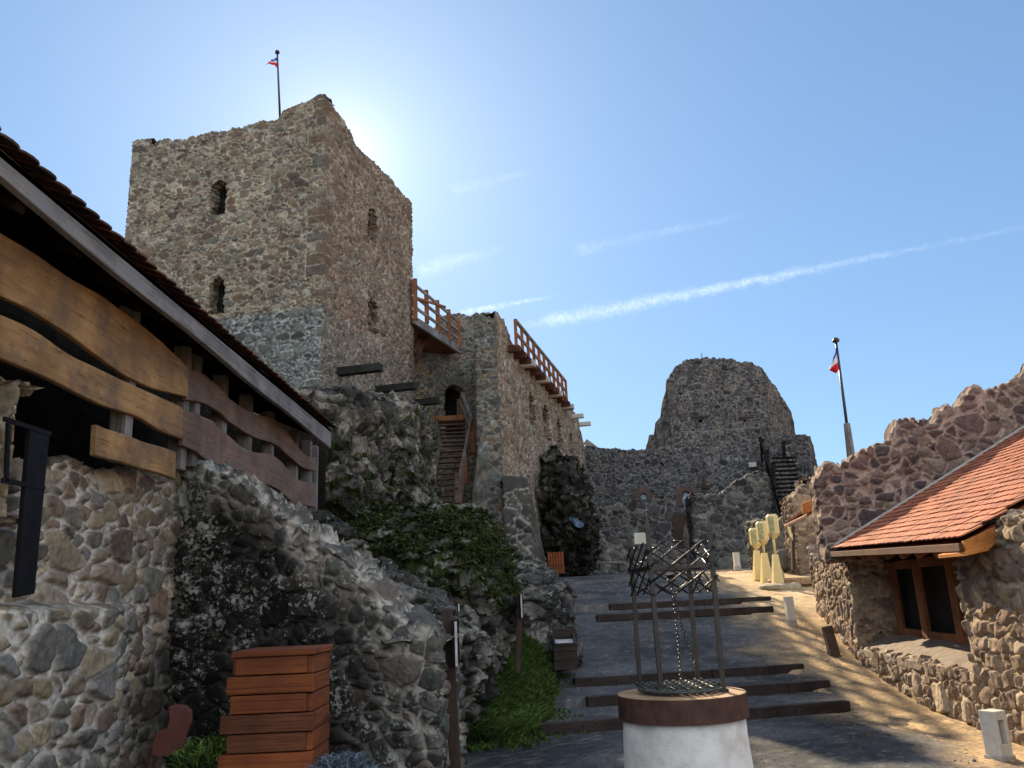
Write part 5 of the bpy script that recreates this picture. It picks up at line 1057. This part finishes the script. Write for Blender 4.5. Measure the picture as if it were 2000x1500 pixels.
# ================================================================== TIMBER BOX AND OTHER THINGS AT LEFT
BXY = 6.0
bx = thing('timber_box', at(540, 1500, BXY + .3), 'tall stained timber box of stacked boards in front of the ruined wall', 'timber box')
pa, pb = at(444, 1400, BXY), at(606, 1400, BXY - .03); xa, xb = pa[0], pb[0]; zt_ = at(530, 1283, BXY)[2]; dpt = .55; rg = np.random.default_rng(8)
ncr = 10; hc_ = .125; sk = np.array([.0, 0, 0])
for k in range(ncr):
    z1 = zt_ - k * hc_; z0 = z1 - hc_ + .008; o_ = rg.uniform(-.012, .012); prot = .035 if k % 2 else -.02; tl = (.012 * (ncr - k)); fl_ = .0045 * k * 2
    MB().box((xa - prot + .02 - fl_ + o_, BXY + rg.uniform(-.012, .012), z0), (xb + prot - .02, BXY + .06, z1)).build('plank', W_stain if rg.random() < .6 else W_stain2, bx, .006)
    MB().box((xb - .055, BXY + (.0 if k % 2 else -.03) + .062, z0 - .004), (xb + rg.uniform(-.004, .006) - .0, BXY + dpt, z1 - .004)).build('side_plank', wood('stained side plank', (.13, .035, .010), (.23, .066, .018), 'Y', fine=16, rough=.6) if k == 0 else MATS['stained side plank'], bx, .006)
    MB().box((xa - .0, BXY + .07, z0), (xa + .05, BXY + dpt, z1)).build('side_plank', MATS['stained side plank'], bx, .006)
MB().box((xa, BXY + dpt - .05, zt_ - ncr * hc_), (xb - .06, BXY + dpt, zt_)).build('back_panel', W_stain, bx)
MB().box((xa + .01, BXY - .01, zt_ + .004), (xb + .02, BXY + dpt + .02, zt_ + .045)).build('lid', W_stain, bx, .006)
rb = MB(); c = [(328, 1382), (345, 1378), (362, 1380), (373, 1390), (374, 1410), (365, 1432), (360, 1452), (350, 1475), (322, 1478), (295, 1476), (296, 1455), (305, 1432), (325, 1424), (330, 1405)]
rb.prism([at(x, y, 6.75 + (1480 - y) * .0012) for x, y in c], (0, .04, .01)); tag(rb.build('shaped_board', M_redbd, None, .01), 'reddish brown shaped board leaning in the dark corner of the walls', 'board')
# little shrubs
def shrub(name, x, y, Y, r, h, num, cols, seed, label, cat, wid=.012):
    c = at(x, y, Y); rg = np.random.default_rng(seed); t = thing(name, (c[0], c[1], c[2]), label, cat)
    P = rg.normal(0, 1, (num, 3)); P /= np.linalg.norm(P, axis=1)[:, None]; P[:, 2] = np.abs(P[:, 2]); Nn = P.copy(); P = P * np.array([r, r, h]) * rg.uniform(.35, 1, (num, 1)) + c; wl = .10
    m = MB()
    for k in range(14): e = P[k * 3]; m.tube([c, (c + e) / 2 + np.array([0, 0, h * .1]), e], .006, 5, .002)
    m.build('stem', W_stair, t); o = tufts('foliage', P, Nn, np.ones(num), num, .09, wid, cols, seed, None, None, parent=t, blades=4); return t
shrub('lavender_shrub', 668, 1536, 5.9, .22, .15, 800, [(.16, .20, .27), (.11, .15, .19), (.20, .24, .33), (.08, .12, .12)], 41, 'small blue grey lavender shrub at the foot of the timber box', 'shrub', .0035)
shrub('green_shrub', 415, 1492, 6.4, .30, .14, 260, G_GRASS, 42, 'low green weeds left of the timber box by the reddish board', 'weeds', .006)
# bollards
def bollard(x, yb, yt, wpx, label, recess=True, group='pale bollards along the path'):
    bz = None
    for _ in range(1): pass
    Y = .5 * 1654 / (yb - yt) if recess else .55 * 1654 / (yb - yt); b = at(x, yb, Y); hgt = at(x, yt, Y)[2] - b[2]; wd = wpx * Y / 1654
    t = thing('bollard', b, label, 'bollard', group); x0, y0, z0 = b; a = wd / 2
    m = MB()
    if recess:
        for s_ in (-1, 1): m.box((x0 + s_ * a - (wd * .25 if s_ > 0 else 0), y0 - a, z0 - .03), (x0 + s_ * a + (wd * .25 if s_ < 0 else 0), y0 + a, z0 + hgt))
        m.box((x0 - a * .5 + .001, y0 - a + .002, z0 + hgt * .80), (x0 + a * .5 - .001, y0 + a - .002, z0 + hgt - .002)); m.box((x0 - a * .5 + .001, y0 - a + .002, z0), (x0 + a * .5 - .001, y0 + a - .002, z0 + hgt * .30)); m.box((x0 - a * .5 + .001, y0 + a * .3, z0 + hgt * .3), (x0 + a * .5 - .001, y0 + a - .003, z0 + hgt * .8))
    else: m.box((x0 - a, y0 - a, z0), (x0 + a, y0 + a, z0 + hgt))
    m.build('body', M_conc, t, .008)
    if recess: MB().lathe((x0, y0 - a * .2, z0 + hgt * .3), [(a * .3, 0), (a * .34, .03), (a * .2, .05), (.001, .055)], 12).build('lamp', M_white, t)
    MB().box((x0 - a * 1.15, y0 - a * 1.15, z0 - .15), (x0 + a * 1.15, y0 + a * 1.15, z0 + .025)).build('base', M_mort, t, .01); return t
bl0 = bollard(1953, 1479, 1386, 33, 'pale square bollard with open lamp slot, nearest one in front of the right house', True)
bl0.rotation_euler = (0, 0, R(24))
bollard(1545, 1212, 1165, 15, 'plain pale bollard halfway up the slope beside the upper timber steps', False)
bollard(1440, 1107, 1079, 11, 'small pale bollard at the far end of the path before the dark ruin wall', False)
bb = bollard(846, 1512, 1447, 22, 'pale bollard half hidden at the right end of the ruined front wall', True); bb.rotation_euler = (0, 0, R(-35))
# sign posts seen edge-on
def signpost(xb, yb, xt, yt, Y, w_, panel, label):
    b, t_ = at(xb, yb, Y), at(xt, yt, Y); t = thing('sign_post', b, label, 'sign post', 'sign posts beside the grass bank')
    MB().beam(b - np.array([0, 0, .1]), t_, w_, .10, (0, 1, 0)).build('post', W_post, t, .006)
    xo, y0, y1 = panel; A, B = at(xo, y0, Y - .18), at(xo + 4, y1, Y - .18)
    MB().box((A[0] - .03, Y - .18, B[2]), (A[0] + .0, Y + .42, A[2])).build('sign_panel', W_dark, t, .003)
    MB().box((A[0] + .002, Y - .19, B[2] + .01), (A[0] + .022, Y - .13, A[2] - .01)).build('lit_edge', M_white, t, .002)  # pale strip paints the light caught by the board's edge
signpost(890, 1512, 874, 1190, 8.2, .10, (887, 1212, 1304), 'nearest brown sign post with its board edge on, at the end of the ruined wall')
signpost(899, 1392, 892, 1168, 11.0, .07, (894, 1178, 1233), 'second brown sign post just behind the nearest one, at the grass bank edge')
signpost(1011, 1300, 1016, 1160, 12.9, .08, (1016, 1160, 1208), 'slim dark sign post standing alone in the grass bank, rightmost of three')
# trough, bin, low bench
tr = thing('wooden_trough', at(1108, 1298, 14.6), 'small dark wooden trough with pale inside standing between grass bank and path', 'trough')
a = at(1082, 1298, 14.3); b = at(1128, 1298, 14.3); zt1 = at(1105, 1256, 14.3)[2]; zt2 = at(1112, 1227, 14.9)[2]; x0, x1 = a[0], b[0]; z0 = a[2] - .1
for k in range(3): MB().box((x0 + .006 * k, 14.3, z0 + (zt1 - z0) * k / 3 + .006), (x1, 14.35, z0 + (zt1 - z0) * (k + 1) / 3)).build('front_plank', W_sleeper, tr, .006)
for k in range(4): MB().box((x0 + .03, 14.95, z0 + (zt2 - z0) * k / 4 + .006), (x1 + .05, 15.0, z0 + (zt2 - z0) * (k + 1) / 4)).build('back_plank', W_sleeper, tr, .006)
for xx in (x0 + .02, x1 - .02): MB().prism([(xx, 14.35, z0), (xx, 14.95, z0), (xx, 14.95, zt2 - .06), (xx, 14.35, zt1 - .02)], (.03, 0, 0)).build('end_panel', W_sleeper, tr)
MB().prism([(x0 + .05, 14.36, zt1 - .06), (x1 - .02, 14.36, zt1 - .06), (x1 - .02, 14.93, zt2 - .18), (x0 + .05, 14.93, zt2 - .18)], (0, 0, -.03)).build('liner', M_white, tr)
bn = thing('slatted_bin', at(1086, 1114, 27), 'small orange slatted wooden bin at the foot of the overgrown slope', 'bin'); a, b = at(1071, 1115, 27), at(1102, 1115, 27); zt1 = at(1086, 1078, 27)[2]
for k in range(6):
    x_ = a[0] + (b[0] - a[0]) * (k + .5) / 6; MB().box((x_ - .034, 27, a[2] - .1), (x_ + .034, 27.03, zt1 - .02 * (k % 2))).build('slat', W_stain, bn, .004)
for k in range(5):
    y_ = 27.05 + .1 * k; MB().box((b[0] - .015, y_, a[2] - .1), (b[0] + .015, y_ + .07, zt1)).build('slat', W_stain, bn, .004)
MB().box((a[0] + .02, 27.04, a[2] - .1), (b[0] - .03, 27.5, zt1 - .1)).build('liner', M_steel, bn)
be = thing('low_bench', at(1180, 1110, 37), 'low dark bench along the rough stone base at the far left', 'bench'); MB().beam(at(1128, 1101, 37), at(1215, 1098, 37), .35, .09).build('seat', W_greyp, be, .01)
for x in (1133, 1170, 1209): MB().beam(at(x, 1113, 37), at(x, 1101, 37), .1, .25, (0, 1, 0)).build('leg', W_post, be)
# cream posts with boxy heads
def cream(x, ybase, ypoleb, yheadb, yheadt, Y, label):
    b = at(x, ybase, Y); H = lambda y: at(x, y, Y)[2]; lean = lambda y: at(x + (1 - (ybase - y) / (ybase - yheadt)) * 0 - (ybase - y) * .085, y, Y)[0]
    t = thing('head_post', b, label, 'head post', 'cream posts with boxy heads'); px = Y / 1654; m = MB(); hb = 19 * px / 2 * 1.12; ht_ = 9 * px / 2 * 1.1
    c0, c1 = np.array([b[0], Y, b[2] - .1]), np.array([lean(ypoleb), Y, H(ypoleb)])
    m.add([(c0[0] - hb, Y - hb, c0[2]), (c0[0] + hb, Y - hb, c0[2]), (c0[0] + hb, Y + hb, c0[2]), (c0[0] - hb, Y + hb, c0[2]), (c1[0] - ht_, Y - ht_, c1[2]), (c1[0] + ht_, Y - ht_, c1[2]), (c1[0] + ht_, Y + ht_, c1[2]), (c1[0] - ht_, Y + ht_, c1[2])],
          [(3, 2, 1, 0), (4, 5, 6, 7), (0, 1, 5, 4), (1, 2, 6, 5), (2, 3, 7, 6), (3, 0, 4, 7)]); m.build('base', M_cream, t, .012)
    c2 = np.array([lean(yheadb), Y, H(yheadb)]); MB().tube([c1 - np.array([0, 0, .02]), c2 + np.array([0, 0, .05])], .035, 10).build('neck', M_cream, t, smooth=True)
    zb_, zt_ = H(yheadb), H(yheadt); hh = zt_ - zb_; w2 = 23 * px / 2 * .9; xc = (c2[0] + lean(yheadt)) / 2; d2 = .16; prof = [(.35, 0), (.98, .22), (1, .9), (.72, 1.0)]
    m = MB(); vs = []; 
    for k, v in prof:
        for sx, sy in ((-1, -.75), (-.6, -1), (.6, -1), (1, -.75), (1, .75), (.6, 1), (-.6, 1), (-1, .75)): vs.append((xc + sx * w2 * k, Y + sy * d2 * k, zb_ + hh * v))
    fs = [tuple(range(7, -1, -1)), tuple(range(24, 32))]
    for i in range(3):
        for k in range(8): fs.append((i * 8 + k, i * 8 + (k + 1) % 8, (i + 1) * 8 + (k + 1) % 8, (i + 1) * 8 + k))
    m.add(vs, fs); hd = m.build('head', M_cream, t, .012)
    MB().box((xc - w2 * .96, Y - d2 * 1.06, zb_ + hh * .25), (xc - w2 * .02, Y - d2 * .9, zb_ + hh * .90)).build('face_panel', M_lens, hd, .01)
    MB().lathe((xc - w2 * .5, Y - d2 * 1.08, zb_ + hh * .16), [(.001, -.03), (.035, 0), (.001, .03)], 10).build('glint', M_white, hd)  # white bead stands for a bright reflection on the head
    return t, b
cream(1482, 1128, 1075, 1072, 1031, 28.0, 'leftmost and farthest of the three cream posts with tapered foot and boxy head')
cream(1497, 1134, 1080, 1064, 1018, 27.0, 'middle cream post of three, its head between the other two in height')
t3, b3 = cream(1519, 1142, 1083, 1052, 1004, 25.6, 'rightmost and tallest of the three cream posts, standing on a stone slab')
def stone(name, x, y, Y, sx, sy, sz, seed, label, cat, col=(.34, .29, .20)):
    c = at(x, y, Y); n, m = 18, 28; th = np.linspace(0.01, math.pi - .01, n); ph = np.linspace(0, 2 * math.pi, m, endpoint=False); A, B = np.meshgrid(th, ph, indexing='ij'); k = lambda v: np.sign(v) * np.abs(v)**.6
    P = np.stack([k(np.sin(A) * np.cos(B)) * sx, k(np.sin(A) * np.sin(B)) * sy, k(np.cos(A)) * sz], -1).reshape(-1, 3) + c; P = P + (np.stack([fbm(P * 3 + 7 * i, 3, seed + i) for i in range(3)], 1) - .5) * min(sx, sz * 2) * .5
    I = np.arange(n * m).reshape(n, m); J = np.roll(I, -1, 1); F = np.stack([I[:-1], I[1:], J[1:], J[:-1]], -1).reshape(-1, 4); aux = np.zeros((len(P), 3)); aux[:, 0] = .15
    return tag(npmesh(name, P, F, M_near, None, np.array(col) * (.7 + .6 * fbm(P * 4, 3, seed))[:, None], aux), label, cat)
stone('stone_slab', 1523, 1148, 25.4, .62, .5, .14, 301, 'low pale stone slab under the tallest cream post', 'stone slab')
stone('round_stone', 1514, 1124, 27.4, .26, .24, .24, 302, 'pale rounded stone behind the rightmost cream post', 'stone')
stone('round_stone', 1538, 1094, 31, .5, .4, .36, 303, 'grey rounded stone at the foot of the square wall stub', 'stone', (.12, .12, .105))
tb = thing('stone_table', at(1545, 1135, 26.5), 'low flat millstone like table beside the house wall', 'table'); c = at(1546, 1129, 26.4); MB().lathe((c[0], c[1], c[2] - .22), [(.40, -.25), (.55, 0), (.72, .02), (.74, .16), (.70, .22), (.001, .225)], 30, .015).build('top', M_rimtop, tb, smooth=False)
MB().lathe((c[0], c[1], c[2] - .9), [(.4, 0), (.36, .45), (.001, .46)], 16).build('foot', M_mort, tb)
hb = thing('hanging_board', at(1541, 1050, 24), 'narrow pale board hanging under the smaller eave behind the cream posts', 'board'); MB().strip([at(1538, 1028, 23), at(1547, 1030, 23)], [at(1544, 1048, 22.9), at(1549, 1056, 22.9)], (0, .06, 0)).build('board', M_cream, hb, .005)
MB().beam(at(1550, 1112, 23), at(1548, 1028, 23), .09, .09, (0, 1, 0)).build('post', W_post, hb)
# loose stones on the sunny ground
rg = np.random.default_rng(77); m = MB(); VV, FFs, CC = [], [], []; base = 0
for k in range(2600):
    Y_ = rg.uniform(8, 27); X_ = rg.uniform(-.3, 7.4); r = rg.uniform(.004, .013) * (2.0 if rg.random() < .05 else 1); z = float(zpath(qv(X_, Y_))) + .015 if X_ < XR(qv(X_, Y_)) else gz(X_, Y_)
    if X_ > 5.6 + (Y_ - 12) * .13 and Y_ < 16: continue
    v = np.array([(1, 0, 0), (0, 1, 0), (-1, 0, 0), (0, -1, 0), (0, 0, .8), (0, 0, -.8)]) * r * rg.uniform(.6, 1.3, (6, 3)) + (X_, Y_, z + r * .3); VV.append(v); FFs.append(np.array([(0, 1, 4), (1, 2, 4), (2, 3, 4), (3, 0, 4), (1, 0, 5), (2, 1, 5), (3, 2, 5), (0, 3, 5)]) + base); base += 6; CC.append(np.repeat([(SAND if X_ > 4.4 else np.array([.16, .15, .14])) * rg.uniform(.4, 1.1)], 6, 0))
tag(npmesh('gravel', np.concatenate(VV), np.concatenate(FFs), M_grd, None, np.concatenate(CC), smooth=False), 'small loose stones scattered over the path and the sunlit sandy ground', 'gravel', kind='stuff')
